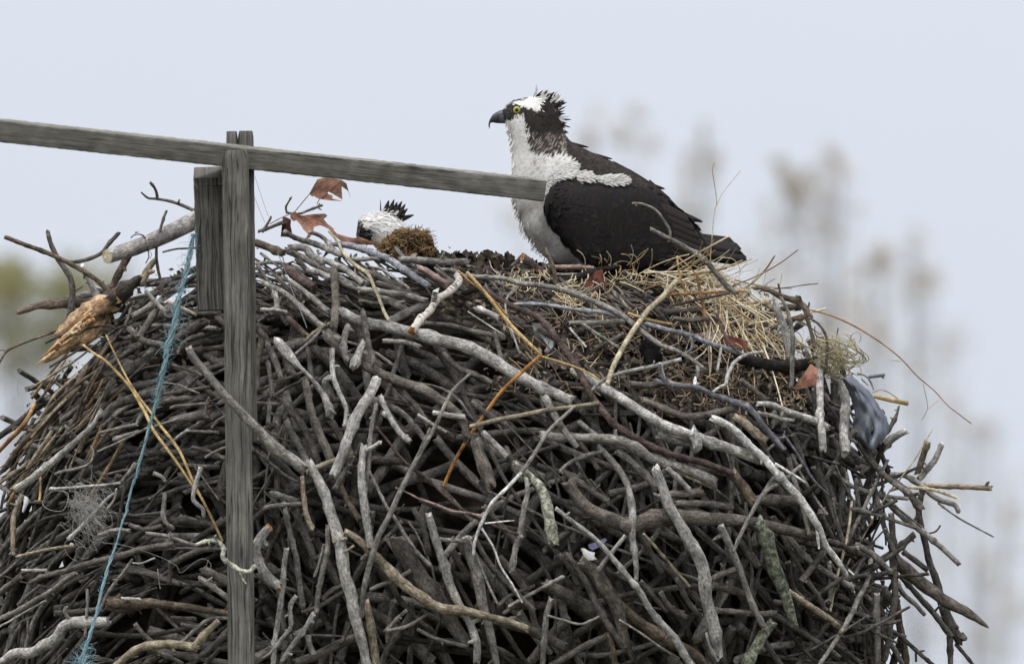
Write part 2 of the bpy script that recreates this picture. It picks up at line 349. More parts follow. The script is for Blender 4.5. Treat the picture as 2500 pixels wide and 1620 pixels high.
STICKS = '''
B 120,135,150,160 L @-0.64:-0.42 | 805,700 1120,590 1500,410 1720,300 # thick smooth grey log with a clean pale sawn end, jutting from behind the wooden block
B 38,42 b @-0.30 | 40,550 400,690 560,770 700,850 815,950 # long brown stick crossing the dark crooked limb and pointing at the sky
B 32,36 d @-0.28 | 495,735 600,735 750,680 820,600 895,515 # dark upcurved stick ending bluntly in front of the sawn log
B 36,45,55,60 d @-0.26 | 360,500 385,600 440,720 530,860 545,980 530,1150 / 14 535,960 590,945 625,915 # dark crooked upright limb standing against the green trees, by the torn wood
B 40,75,80,80 b @-0.24 | 130,1125 280,1070 400,1060 500,1050 720,1050 # short brown broken-tipped stick poking out under the dark crooked upright limb
B 22,26,28 d @-0.56 | 1255,350 1225,430 1185,580 1180,720 1205,860 1230,1000 # thin dark upright twig passing in front of the sawn grey log
B 16,24,28,30 d @-0.42 | 1065,215 1110,255 1200,265 1340,300 1500,370 / 26 1130,140 1170,190 1185,255 / 20 1340,300 1350,275 # bare dark twig with a two-pronged tip, in the sky beside the wooden block
B 18,18 d @-0.60 | 1500,632 1330,640 1225,665 # short dark twig reaching out of the blue twine's frayed top
B 70,60,58 b @-0.40 | 985,650 940,740 850,920 # stubby dark brown limb with a reddish broken end under the sawn log
B 36,22,24 r @-0.52 | 440,1300 620,1250 800,1215 860,1245 940,1215 # reddish brown stick lying across the torn orange wood
B 20,22 b @-0.30 | -40,1560 5,1480 40,1420 100,1380 250,1320 430,1255 / 10 45,1420 20,1395 0,1405 # thin brown twig arching away from the torn orange wood out of frame
B 50,65,40 t @-0.44 | 1075,885 1115,790 1178,715 # pale splintered chip standing up below the sawn log
B 50,70 l @-0.22 | 610,770 680,880 730,1000 # weathered pale slat half hidden behind the brown crossing stick
B 36,42 g 3 | 1100,960 1180,1050 1260,1120 
B 55,60 g 2 | 1000,1150 1100,1090 1220,1035
B 28,26 t 3 | 1260,1035 1360,1080 1475,1135
B 60,58 d 1 | 1040,1310 1100,1220 1170,1110
B 36,42 d 2 | 1340,1420 1400,1330 1530,1285
B 28,26 d 3 | 935,1225 970,1150 985,1085
B 55,60 d 1 | 980,1240 1080,1330 1250,1370
B 60,70 d 1 | 1280,1350 1400,1270 1500,1200
E 60,66,76,90,96 g @-0.885 | -430,150 -390,230 -300,330 -180,480 -40,640 150,830 230,920 330,980 440,1065 # long smooth grey stick slanting across the front of the upright post
p 22,30,36,30,20 y 9 | -200,-85 -70,15 0,55 60,105 250,310 330,440 420,600 480,730 640,950 720,1060 860,1270 905,1335 # broad flattened yellow reed bending under the blue twine
p 16,24,32,28,26 y 10 | 35,-162 110,0 220,220 330,400 460,570 540,680 710,900 800,1090 870,1250 960,1420 1020,1540 1130,1775 # slender yellow reed running down to the lichen-covered twig on the post
P 40,64,80,84 l 6 | 950,545 880,670 760,790 640,900 480,1040 300,1190 150,1290 # long bleached stick with a flat pale face, above the fishing line tangle
P 66,62,54 b 4 | 810,140 700,350 560,510 430,640 300,770 150,930 30,1110 # long straight reddish tan stick along the slope under the torn orange wood
P 44,36,24 t 5 | 740,200 620,310 520,400 440,520 370,620
P 30,26 t @-0.36 | 695,85 520,190 400,270 290,340 # straw stem leaning out over the edge below the torn orange wood
P 44,60,40 o 1 | -40,960 100,810 230,670 330,480
P 46,42,36 t 3 | 490,740 420,850 340,960 250,1110 200,1200
P 70,72 d 4 | 1070,265 1020,350 950,440 / 30 950,440 870,420 / 26 960,430 940,375
P 100,104,90,80 d 1 | 1560,350 1380,400 1200,450 1080,500 960,620 # thick dark limb curving up beneath the yellow reeds
P 28,34,36 g 4 | 930,755 1040,730 1130,710 1290,675
P 50,44,36 g 3 | 1080,820 1160,790 1310,735
P 20,26,26 g 5 | 915,932 1040,880 1150,830 1290,760 1420,690
P 28,32,28,24 g 4 | 520,1140 600,1115 700,1100 820,1060 870,1000 880,920 860,880
P 34,30,30 l 5 | 470,1280 650,1275 850,1255 1000,1245 1130,1228 # straight pale level stick just over the fishing line tangle
P 54,46,40 g 4 | 1280,1040 1220,1120 1130,1235
P 24,24 d 3 | 1010,1145 1130,1115 1250,1095
R 50,56,54,46 t 6 | 200,-40 165,60 130,150 125,300 120,420 125,525 # pale upright stick standing away from the tangle at the frame's edge
P 26,26 y 3 | 380,1170 380,1300 370,1400
P 40,38 d 2 | 610,690 680,760 740,820
P 56,46 d 1 | 565,645 680,560 810,450
P 14,18 d 4 | 1365,105 1280,180 1200,260 1080,370
P 18,16 d 4 | 1500,118 1360,145 1280,195
P 28,22 g 5 | 1095,1285 1080,1380 1008,1468
P 44,34 g 4 | 1290,665 1330,590 1390,550
p 26,30 d 3 | 665,115 760,150 930,210
p 20,26 g 4 | 580,285 700,300 800,340 910,385
p 40,40 d 2 | 580,392 700,375 850,350 1010,322
p 60,60 d 1 | 580,462 700,440 830,428
p 34,36 d 4 | 640,522 700,505 820,495 1000,480 / 24 1000,425 970,530 1035,635 # dark level stick with an orange snapped end beside the post
p 105,110 d 1 | 690,645 800,610 970,578
p 22,26 g 4 | 490,692 600,660 710,625
p 24,30 g 4 | 970,987 1060,930 1180,885
p 36,32 d 3 | 1030,705 1090,640 1180,585
p 24,30 l 5 | 698,802 740,770 805,728
p 46,50,46,40 l @-0.74 | 925,1085 895,1180 860,1320 860,1400 940,1460 955,1545 # pale twig hanging bent against the slender yellow reed's lower end
p 46,36 g 3 | 480,1135 560,1170 590,1215
p 22,22 d 2 | 440,1380 520,1320 640,1220 730,1160
r 46,54,40 g 4 | 590,-60 580,60 570,140 600,220 665,262
p 34,38 d 3 | 800,740 950,745 1090,752
p 40,50 d 1 | 840,890 1000,930 1170,1010
R 50,60,68,72,70 d 5 | 290,770 420,715 600,670 800,610 980,560 1150,520 1350,460 1540,430 1640,420 / 26 430,690 480,600 560,530 640,430 # long dark stick with a twiggy pale tip passing behind the blue twine
R 56,54,46 g 6 | -40,1140 150,1050 350,930 500,840 600,760 710,685 # smooth grey stick rising from the frame's edge below the twiggy dark one
R 22,26 l 5 | -40,1210 140,1110 280,1030 430,945
R 34,36 t 5 | 150,535 330,490 480,460 690,428
R 36,34 l 5 | 205,662 320,660 450,662
R 70,110,116,120,112 l 7 | -40,1530 60,1500 130,1440 300,1440 400,1370 520,1310 600,1190 680,1150 860,1150 1000,1140 / 40 660,1125 612,1060 622,1000 # heavy crooked pale branch sloping up from the bottom corner to the blue twine
R 34,30 g 8 | 820,840 825,950 815,1100 800,1275
R 28,36 g 4 | 1240,560 1160,680 1080,780 1000,900 945,1030
r 66,84,90,92,96 t 7 | 100,1580 250,1450 380,1380 520,1360 700,1360 890,1392 / 82 865,1375 960,1260 1085,1145 # arched tan branch forking upward, beside the foot of the post
r 42,46 g 4 | 740,1345 830,1260 920,1180 1030,1110 1200,1112
r 110,112,80,70,60 b 3 | 70,955 250,980 450,970 600,980 850,1010 1000,1040 1200,1062 # thick rotten brown limb level across the lower nest beside the post
r 34,34 l 6 | 178,922 260,928 355,932 # short pale bare chip lying on the rotten brown limb
r 42,38 g 4 | 415,315 560,330 700,370 870,425
r 56,60 d 3 | 640,592 750,540 870,490 1010,455
r 54,68 g 4 | 915,735 1000,790 1100,860 1200,940
r 90,88 d 1 | 950,655 1060,710 1200,785
r 22,20 l 5 | 288,590 360,595 490,545
r 34,42,50,54,48,44 w @-0.885 | 880,422 950,395 1040,378 1120,410 1145,480 1140,560 1220,610 1290,660 1370,680 1440,615 / 22 1295,670 1320,740 1350,785 # crooked white lichen-covered twig clinging to the front of the post
F 78,84,90,96 l @-0.70 | 205,285 120,380 80,480 110,590 170,700 272,785 # stout pale kinked stick with an orange cut end, against the post's far edge
r 44,40 d 3 | 630,600 640,700 630,785
r 14,12 l 4 | 520,650 530,750 545,832
R 44,40 g 3 | 925,332 1050,290 1120,280 1220,290
R 50,44,34 l 3 | 650,360 760,260 900,110 1000,0 1075,-62 # speckled pale stick rising through the fishing line tangle
R 60,58 d 1 | 515,1062 700,1050 910,1028
R 18,18 g 4 | 105,1205 200,1140 335,1078
R 60,60 d 1 | -30,900 60,820 200,720
R 44,36 d 1 | 180,980 260,900 380,800
R 50,50 d 2 | 1000,1010 1150,1040 1330,1010
r 50,44 d 2 | 310,1160 380,1250 480,1340
r 60,40 d 1 | 540,1440 640,1480 760,1540
r 40,46 d 2 | 740,1165 820,1185 920,1200
r 40,40 d 1 | 650,1105 760,1110 880,1120
r 46,50 d 2 | 250,230 400,280 560,240
C 30,36 d @-0.12 | 105,565 170,545 250,510 305,488 / 28 140,560 190,490 215,438 # dark forked twig by the post under the oak leaves
C 22,24,24 d @-0.05 | 335,405 430,420 520,390 600,360 640,345 / 22 345,410 333,370 380,278 / 16 600,360 645,345 / 14 600,355 620,330 / 14 600,365 630,385 # dark bud-tipped twig carrying the hanging oak leaves
C 72,78 b 5 | 60,650 180,690 310,745 # stout brown-ended stick butting against the post near the top of the nest
C 46,58,60 g 4 | 330,565 420,620 560,660 700,720 810,765
C 70,74,60 g 5 | 365,712 480,700 560,770 650,825 / 20 540,780 460,815
C 58,62,60 l 4 | 585,780 700,820 830,880 900,940 1000,1005
C 58,62,66 s 3 | 690,660 850,680 1000,720 1115,762
C 66,66,62 s 4 | 1105,768 1200,800 1330,890 1450,970 1525,1012 # silvery rough-barked stick dropping away under the level one with the pale snapped end
C 62,70,76 g 5 | 1288,800 1400,800 1560,820 1690,830 1850,825 # stout level stick with a pale snapped end, below the mossy tuft
C 40,42 g 4 | 845,790 960,800 1060,790 1110,800
C 18,26,36,34,30,34 T 7 | 690,560 760,640 830,760 910,840 1030,930 1070,1030 1110,1110 1150,1220 1195,1305 / 16 915,850 915,950 918,1042 # pale yellow plant stem trailing down through the grey sticks from the oak leaves
C 38,42 g 3 | 530,570 640,610 720,700 810,765
C 60,50 l 4 | 515,882 620,910 715,960
C 46,54,60 g 4 | 375,985 480,1060 560,1120 650,1200 695,1235
C 74,78,74 B 6 | 735,880 745,1000 750,1200 740,1370 # flat dark upright slat standing among the sticks beneath the oak leaves
C 58,62,56 g 6 | 945,1050 1080,1060 1200,1080 1350,1100 1515,1145 # rough light grey stick level between the upright slat and the birch twig
C 76,70,70,66 c 8 | 1395,1395 1460,1300 1540,1230 1600,1130 1700,1070 1790,970 1760,925 / 58 1575,1135 1592,1055 # white birch twig with dark bands and an orange broken foot
O 28,32,34,34,32,30 l 6 | 836,760 870,780 960,800 1010,812 1060,826 1135,845 1200,878 1250,910 1300,935 1392,978 # long heavy pale branch sweeping down from the upright slat, below the birch twig
O 15,16 d 9 | 886,758 893,800 900,840 913,888 # short dark upright stick in front of the long heavy pale branch
C 34,36 l 4 | 128,1218 250,1222 340,1240
C 24,28 l 5 | 1035,850 1120,870 1200,920 1270,970 1360,1036
C 54,52 p 4 | 1445,868 1520,900 1610,960 1700,995
C 36,40 t 4 | 510,1460 620,1380 725,1332
C 58,60 r 2 | 345,1285 430,1360 515,1445
C 76,80 r 1 | 340,875 450,960 570,1035
C 28,32 d 3 | 100,835 170,960 245,1095
C 54,56 g 4 | 240,1085 260,1150 250,1225
C 78,82 g 3 | 1210,1315 1350,1240 1490,1185
C 64,60 d 2 | 1100,1000 1240,1050 1420,1100
C 70,70 d 1 | 1000,900 1150,960 1300,1040
O 18,19,20 g 6 | 850,796 841,830 840,860 851,882
C 54,56 k @-0.36 | 1975,995 1900,1050 1820,1085 # charred black stub crossing the folded golden reeds
Y 95,100 l 5 | 960,660 1120,720 1280,800
C 50,52 d 2 | 1480,1330 1700,1350 1900,1400 2160,1455
O 16,17 g 2 | 640,690 700,720 780,790 830,830
O 18,20 d 1 | 700,610 760,640 850,690 920,720
O 16,18 g 2 | 800,680 860,700 940,730 1000,760
M 38,40,45,45,40,34 g 7 | 95,220 250,225 400,240 500,270 700,295 850,330 1000,385 1150,450 1280,530 1400,630 1530,720 1640,760 1760,830 1830,885 / 34 1800,865 1795,960 # long smooth grey stick arching under the osprey and down across the straw
M 26,30,34,34 s 6 | 460,425 620,420 800,445 960,470 1100,480 1225,517 # bluish grey stick level above the pale stalk's foot, beneath the long arching one
M 36,40,42,40 s 5 | 1410,565 1560,605 1730,645 1880,705 2000,745 2125,792 / 26 1735,645 1757,690 1748,750 1690,785 1645,790 # bluish grey stick with a hooked side twig beside the pale stalk
O 15,17,18,19,18,18 r 6 | 1185,708 1230,737 1268,755 1315,775 1342,802 1370,842 1402,886 1422,922 1440,960 1470,1000 1500,1035 1530,1055 1570,1078 1615,1100 1660,1115 1720,1130 1787,1156 # long dark reddish stem snaking down beside the folded golden reed
O 9,10,10 y @-0.62 | 1140,664 1184,714 1234,778 1278,825 1321,866 / 10 1321,866 1280,902 1245,936 1213,968 1170,1030 1120,1105 1083,1186 / 6 1319,869 1355,879 1392,891 1429,906 1463,926 # golden reed folded sharply, its lower half turning orange
O 6,6 o @-0.60 | 1118,660 1150,690 1200,728 1240,772
M 46,44,42,44,40 T 8 | 1640,255 1540,370 1440,460 1380,540 1310,640 1240,760 1180,880 1138,1005 # thick pale straw stalk leaning from the osprey's tail, jointed twice
M 18,16 y @-0.30 | 1645,75 1660,200 1690,290 1735,395 / 12 1645,75 1720,140 1780,200 1850,270 # thin straw folded to a peak in front of the osprey's tail
M 22,28,30,26 o @-0.32 | 1785,200 1810,320 1838,460 1850,612 # flat orange-brown reed standing upright in the straw
M 22,26 y 5 | 1290,490 1400,525 1500,550 1608,570
M 22,24,22 o 6 | 1560,360 1640,350 1800,345 2000,330 2135,325 # level orange-tinted reed under the osprey's tail
M 22,22 r 6 | 1590,442 1750,400 1900,370 2025,343
A 30,38,44,46,46 g @-0.34 | 1350,1105 1500,1180 1640,1260 1750,1330 1850,1450 1935,1545 1990,1590 / 24 1215,912 1300,920 1410,980 1470,1080 1515,1160 1490,1200 / 16 1245,935 1240,905 # bare forked grey twig reaching up in front of the osprey's dark wing
I 36,40,50,56,60,56 b @-0.30 | -40,320 0,310 80,330 170,380 280,410 340,450 380,510 370,545 / 52 345,535 270,550 180,590 100,620 / 36 370,540 400,640 430,765 / 28 325,440 320,390 290,383 / 20 172,370 155,285 / 22 375,500 388,430 # dark brown knuckled branch arching over the rim beyond the osprey's tail
I 20,22,26 d @-0.31 | 385,540 460,590 510,670 525,780 508,925 / 12 430,605 435,680 500,690 # thin dark twig dangling from the knuckled branch
I 12,10 d @-0.27 | 115,327 250,310 340,295 455,283 # thread-thin dark twig pointing out at the sky past the knuckled branch
I 60,66,62 l @-0.33 | 125,425 160,520 200,620 220,720 240,810 # bleached stick standing just inside the knuckled branch's arch
I 28,34,42,34 g @-0.36 | 175,385 220,480 250,600 262,700 260,850 255,1060 # grey upright twig with a dark knot, in front of the bleached one
I 62,66,66,64 l 7 | 460,700 460,850 465,1050 470,1250 485,1400 492,1540 # tall speckled pale post-like stick standing up the rim beside the salmon leaf
I 70,82,86,80 l 5 | 525,915 580,980 640,1050 660,1200 650,1400 660,1560 # tall pale stick standing against the grey rag
O 30,33,32 k 3 | 1795,872 1850,885 1905,895 1950,892 1995,885 # stout blackened log lying level below the straw and the red leaf
I 16,15,12,10,9 o @-0.28 | 385,480 540,520 740,610 930,730 1080,850 1200,980 1330,1090 1430,1200 1520,1270 1608,1337 / 5 1245,1040 1270,1150 1280,1220 1235,1310 / 4 1362,1160 1290,1225 / 4 1080,870 1000,862 # long thin vine arching out over the sky from the knuckled branch
I 12,10 d @-0.10 | 607,618 585,720 563,815
I 32,26 S @-0.12 | 835,985 955,970 / 16 750,960 830,990 872,1085 / 12 780,1000 830,1050 # dusky stub with trailing dark rootlets beside the top of the grey rag
I 36,42 y @-0.14 | 875,1130 1000,1160 1132,1185 / 10 860,1105 950,1085 1055,1150 # flat golden straw blade sticking out beside the grey rag
I 18,34,44 d @-0.16 | 1062,1208 1040,1290 975,1405 # dark pointed spike rising beside the grey rag
O 34,32,26,14 l @-0.22 | 2098,1142 2140,1105 2175,1072 2214,1050 # pale split stick with a splintered tip jutting past the grey rag
J 48,46 b @-0.05 | 1122,78 1090,180 1055,285 # brown-barked stub pointing up behind the outer sticks
J 44,50 l @-0.03 | 1213,88 1170,190 1065,320 # pale stub leaning beside the brown-barked one
J 42,40,38 t @-0.10 | 1100,360 1250,370 1400,375 1542,382 # straight speckled stick jutting level into the sky at the outer rim
J 40,38,44,42,36 g @-0.14 | 640,305 780,300 950,290 1030,330 1100,380 1180,450 1310,500 1328,545 / 16 1190,480 1300,560 1400,620 1558,702 # grey kneed branch reaching out with a long fine twig at its end
J 20,28,22 T @-0.20 | 868,400 960,375 1050,380 1170,395 1315,445 # curved flat straw blade bridging the outer rim sticks
J 10,13,14 T @-0.30 | 1152,-5 1050,170 940,320 850,430 760,590 680,730 600,870 500,1100
J 58,52,42,36 g @-0.24 | 820,430 950,560 1080,660 1130,700 1220,780 1328,884 # straight thick grey stick slanting out and down past the outer rim
J 48,50 d @-0.05 | 1090,395 1060,520 1080,655 # dark thorny upright showing between the outer rim sticks
J 50,46 d @-0.08 | 1030,690 930,775 820,850
J 45,50,60,80,84 d @-0.12 | 1080,655 1110,760 1130,860 1170,960 1200,1060 1240,1200 1290,1320 1345,1385 / 50 1270,1370 1275,1560 / 32 1310,1410 1370,1480 1425,1550 # knobby dark limb ending in a gnarled lump with two prongs
J 90,105,95,86,74,12 B @-0.22 | 900,850 1020,960 1150,1060 1260,1140 1400,1210 1525,1298 # wide rotten split limb tapering to a dark point at the outer rim
J 48,54,50,44 d @-0.30 | 880,555 890,680 890,800 900,950 905,1100 880,1250 850,1450 835,1510
O 18,20,22,22,20,16,8 w 9 | 1738,1019 1775,1035 1806,1061 1832,1089 1863,1115 1891,1149 1922,1185 1948,1211 1977,1253 2000,1290 2017,1331 2050,1376 2072,1413 2082,1442 / 8 1893,1132 1922,1149 1943,1162 1964,1176 / 8 1994,1290 2000,1340 / 5 2072,1390 2098,1417 # long whitish bare branch, the palest of all, curving down the rim
O 13,15,17,17,15 S 7 | 1600,930 1650,940 1700,945 1745,965 1805,985 1838,1005 1858,1032 1885,1065 1914,1096 / 14 1641,943 1615,917 1612,890 # lavender-grey branch bending down between the pale knobbed twig and the whitish branch
Q 24,30,28,20 S 8 | 1010,620 1060,680 1150,810 1220,930 1300,1050 1445,1195 / 18 1030,640 940,655 / 16 1020,640 1025,580 # slim lavender-grey twig slanting beside the whitish branch
Q 54,66,80,92 l 5 | 770,330 900,340 1050,400 1200,450 1300,490 1415,555 # rough peeling-barked stick running to the tall speckled one
Q 46,52,46 l 4 | 770,415 900,440 1000,470 1110,482
Q 80,92,86 t 4 | 555,445 650,510 750,600 845,675 # flat split slab of wood under the lavender-grey branch
O 24,26,28,28,30,30 l 6 | 1402,905 1437,925 1485,952 1542,990 1586,1019 1630,1042 1682,1060 1732,1080 1790,1098 1870,1124 / 30 1690,1055 1704,1078 1706,1100 # heavy cracked pale branch with a cut knot, parallel to the dark reddish stem
Q 100,112,116 b 5 | 515,980 600,1080 680,1190 735,1265 # thick brown log end beneath the tip of the dark reddish stem
Q 80,92,70 r 4 | -10,910 150,960 300,1030 365,1090
O 10,11,12,11,10 g 8 | 1955,1136 1914,1172 1870,1198 1850,1224 1832,1258 1811,1299 1790,1345 # thin curved grey stick hooking down below the whitish branch
Q 108,112 B 2 | 770,1230 950,1230 1150,1242
O 30,36,42,46,42,36,30,28,26 B 5 | 1388,1178 1405,1205 1430,1235 1470,1258 1510,1276 1540,1285 1580,1272 1630,1262 1690,1264 1760,1268 1850,1276 1920,1292 2002,1312 # wide kinked split branch, level across the middle of the lower nest
J 36,46,60,66 B 5 | 460,725 560,760 650,810 720,840 800,880 910,965
O 33,38,40,36,30,20 m 7 | 1850,1272 1873,1320 1890,1385 1905,1420 1922,1462 1940,1525 # mossy lichen-blotched limb below the whitish branch
J 46,50,46 t 6 | 200,1060 330,1150 440,1220 535,1295
O 10,13,15,15,12 g 10 | 1998,1625 2042,1560 2072,1512 2094,1464 2116,1420 2128,1350
J 60,74 d 4 | 690,1050 800,1060 905,1125
J 40,38,32 g 6 | 920,1000 960,1080 1030,1140 1105,1220
J 54,56,52 b @-0.10 | 920,1150 940,1300 970,1450 980,1580 # straight brown stick hanging clear of the rim under the rotten split limb
J 32,34,28 d @-0.18 | 770,1265 900,1330 1000,1410 1100,1500 1170,1555 / 20 1042,1440 1046,1525
J 26,24 d 6 | 650,1200 760,1260 870,1218
J 40,46,44 d @-0.16 | 940,960 1050,1080 1160,1200 1230,1300 1275,1355
J 16,14 d @-0.10 | 1108,680 1170,672 1190,650 1207,625 # small dark curled twig hooking up at the outer rim
J 22,20 d 8 | 500,450 510,540 547,672
J 34,38 g 7 | 650,320 660,450 680,560 702,615
J 36,36 g 5 | 470,870 480,1000 475,1135
J 52,50 d 3 | 290,990 380,880 450,780
J 36,34 d 6 | 325,995 400,1090 445,1185
J 38,40 d 5 | 760,890 750,1100 770,1300 780,1560
J 22,20 T 4 | 620,470 600,650 560,830 510,1020 478,1195
J 50,60 d @-0.22 | 900,330 1000,420 1080,520
J 40,40 d 3 | 540,1090 640,1150 740,1230
J 44,40 g 4 | 600,1000 700,1080 800,1180
J 36,34 d 4 | 500,1400 600,1470 700,1560
J 40,44 d @-0.20 | 960,800 1040,860 1120,920
G 58,62 d 3 | 990,470 1150,480 1280,460
G 28,32,38,40 l 8 | 675,512 760,440 900,380 1080,340 1240,310 1415,262 / 40 1240,310 1270,410 1345,492 # pale knobbed twig slanting up across the foot of the thick pale straw stalk
O 12,13,12 t 8 | 1147,1041 1216,1024 1280,1012 1340,1000 1400,993 1462,984 # tan reed lying level across the sticks, touching the orange half of the folded reed
G 74,70,58 g 7 | 275,580 350,720 430,850 545,998 # thick dark grey stub dropping past the level tan reed
G 30,36,38,36 g 9 | 525,655 400,770 300,870 200,1030 100,1180 -20,1320 
O 9,10,9,8 w 10 | 1272,1155 1234,1194 1200,1228 1184,1259 1171,1288 1158,1327 1156,1353 / 4 1184,1277 1218,1273 1256,1270 / 6 1177,1290 1200,1326 1222,1380 1250,1425 1275,1470 # slim whitish twig curving like a bow, with a long thin offshoot
G 78,84,90,100,110 g 5 | 235,898 400,920 600,920 850,930 1000,980 1150,1080 1300,1130 1500,1200 1695,1302 / 34 872,935 864,855 # thick grey branch under the dark reddish stem, frayed brown at its end
G 48,50 g 4 | 560,788 680,880 770,925
G 58,62,54 g 4 | 725,995 850,1130 930,1240 980,1350 1000,1550
G 68,72 g 3 | 875,1025 1000,1120 1100,1220 1210,1330
G 36,42 g 4 | 400,1197 480,1130 600,1070 750,1035
G 56,62 d 3 | 425,1195 560,1290 700,1390 810,1455
O 26,28,30,32,34,34,32,34,22 l 8 | 1600,1142 1618,1185 1632,1230 1660,1280 1688,1330 1708,1364 1720,1410 1722,1450 1735,1500 1745,1535 1757,1600 / 9 1612,1211 1598,1205 / 11 1725,1545 1735,1580 1752,1610 # tall bleached branch with peeling bark, crossing the wide kinked one
G 48,54,44 l 6 | 1305,1175 1400,1270 1485,1350
G 20,28,24 t 6 | 1375,1200 1520,1270 1675,1335
G 70,74 B 3 | 1320,1392 1450,1385 1595,1374
G 66,70 d 3 | 1370,1470 1600,1470 1830,1502
G 56,64,68,60 B 5 | 1095,608 1300,690 1450,740 1600,730 1780,690 1880,678 # brown elbowed stick lying along the rim under the lavender-grey branch
G 84,90 g 3 | 1235,900 1350,940 1490,962
G 26,24 l 7 | 1747,175 1735,260 1718,355
G 34,36,32 l 8 | 1788,475 1810,380 1870,280 1970,220 2095,203 / 26 1790,470 1730,500 1680,535 # pale twig arched like a hook in front of the blackened log
G 36,40 w 6 | 1530,425 1535,490
G 48,52 d 5 | 1915,435 2020,520 2125,605
G 60,56 d 2 | 900,550 1000,640 1100,700
G 44,50 d 2 | 560,960 640,1060 720,1180
G 50,46 g 2 | 980,1000 1090,1180 1180,1310
O 14,22,28,30,30,30 m 7 | 1254,1130 1290,1160 1317,1187 1330,1213 1337,1246 1345,1290 1352,1322 # lichen-flecked stout stick snapped off flat, beside the bow-shaped twig
O 12,16,17,15 g 9 | 1284,1165 1288,1200 1280,1240 1272,1290 1258,1340 1249,1395
H 40,46,52,60,66,80,80 l 9 | 395,150 560,280 720,400 880,570 1060,790 1130,870 1220,1030 1320,1160 1440,1290 1520,1420 1610,1560 # long pale branch with a bent elbow running down to the frame's bottom
H 36,50 l 8 | 1010,390 900,530 775,692
H 56,68,60,40 l 6 | 1050,-10 1080,130 1075,380 1090,520 1110,690 1110,790
H 120,150,150,130,90,16 B 6 | 620,620 740,720 830,860 930,1000 980,1180 1020,1360 1080,1510 # broad dark slab of wood tapering to a point, beside the bent-elbow branch
H 66,72 d 5 | 470,545 600,700 700,880 780,1060 880,1220 1000,1385
H 100,112,108 b 3 | 880,930 1000,1050 1150,1180 1300,1270 1450,1360 1600,1430 1710,1530
H 124,130 d 1 | 290,825 450,900 600,990 750,1080
H 26,34,30 t 7 | 1175,375 1340,560 1460,700 1585,845
H 58,60 d 4 | 1125,365 1220,500 1340,715
H 54,56 d 5 | 1475,775 1540,920 1600,1020 1690,1110
H 80,76,60,60,70,64 g 7 | 1855,300 1930,450 1985,570 2030,680 2090,850 2160,1020 2255,1205 # forked-looking grey stick ending in a rounded stub beside the mossy limb
H 58,62 d 5 | 1795,775 1900,720 2030,685
H 78,82 B 3 | 1800,838 1950,870 2070,915
H 58,60 d 4 | 1815,1060 2000,1070 2200,1090 2360,1078
H 96,100 d 2 | -10,1145 150,1220 300,1300 460,1380
H 34,40 g 6 | -30,1025 150,920 300,840 460,755
H 22,26 g 7 | 320,1105 480,1150 620,1180 775,1115
H 22,24 g 8 | 960,1145 1150,1260 1330,1390 1490,1485
H 56,60 g 6 | 275,1560 290,1300 310,1100 350,955
H 68,70 d 4 | 340,1560 550,1440 750,1330 880,1275
H 56,60 b 5 | 855,1260 900,1400 920,1560
H 60,60 d 3 | 1330,900 1400,1020 1560,1120
H 56,56 d 2 | 1150,800 1250,920 1380,1060
H 110,100 m 5 | 2090,1560 2200,1350 2330,1170
H 50,50 d 2 | 420,560 520,680 580,820
E 60,66,74,80 B 7 | 448,400 490,620 540,770 610,920 650,1012 # mottled tan and grey stick standing steeply beside the post
O 22,26,30,33,33,32,28,22 l 8 | 755,1128 782,1180 795,1210 803,1240 818,1285 832,1340 841,1406 856,1444 865,1494 876,1538 888,1582 896,1625 # tall knotted speckled stick, the longest near the post, down to the frame's bottom
E 82,86,92,88,80,84 l 9 | 988,385 950,480 880,590 820,700 770,830 700,1020 655,1110 # thick smooth pale stick leaning against the slope, chewed at its lower end
E 46,44,40,38 l 7 | 650,165 650,300 670,400 720,520 760,620 740,745 / 46 665,370 600,385 588,425 # pale kinked stick with a knob, above the smooth leaning one
E 80,92,30,36,60,70 l 6 | 235,95 320,200 400,290 430,315 510,400 590,510 640,645 # curled flake of pale bark on a thin stick near the post
E 58,62 d 3 | 275,535 350,640 430,740 500,880 545,1010
E 58,62 g 4 | 305,705 360,820 420,930 500,1080 585,1250
E 22,26 l 5 | 375,195 500,90 565,15
E 66,76,80,80,70 B 5 | 595,55 700,160 800,240 950,310 1150,400 1350,470 1480,560 1620,680 1665,830 # gnarled lichen-dusted stick zigzagging under the long heavy pale branch
E 72,64 l 7 | 815,295 850,200 895,115
E 44,50,50 l 7 | 1015,520 1080,660 1150,780 1235,855 / 40 1030,640 1065,665
E 34,40,42 g 8 | 985,575 950,720 930,900 920,1100 895,1260
O 18,21,23,22,20 l 9 | 888,1088 884,1125 882,1170 888,1220 898,1285 906,1335 / 13 889,1100 910,1090 928,1078 # pale upright stick with a lopped side stub, beside the tall knotted one
O 8,10,13,15,16,16,14 g 10 | 1148,912 1106,952 1083,995 1060,1046 1031,1095 1002,1150 973,1208 950,1260 926,1305 906,1365 890,1430 882,1505 / 7 1050,1044 1029,1088 1016,1124 # very long slender grey stick running diagonally over all the others below the tan reed
O 6,8,9,8,8 r 9 | 918,1042 954,1085 975,1112 1003,1140 1047,1171 1083,1205 1122,1238 1156,1260 1187,1275 1226,1290 1265,1304 # thin reddish stem running behind the very long slender stick
O 4,6,7,8 p 10 | 966,1190 995,1202 1026,1218 1065,1231 1099,1246 1146,1252 1175,1260
O 7,9,10,11,11 g 8 | 902,1150 923,1195 946,1238 967,1270 995,1316 1021,1350 1050,1378
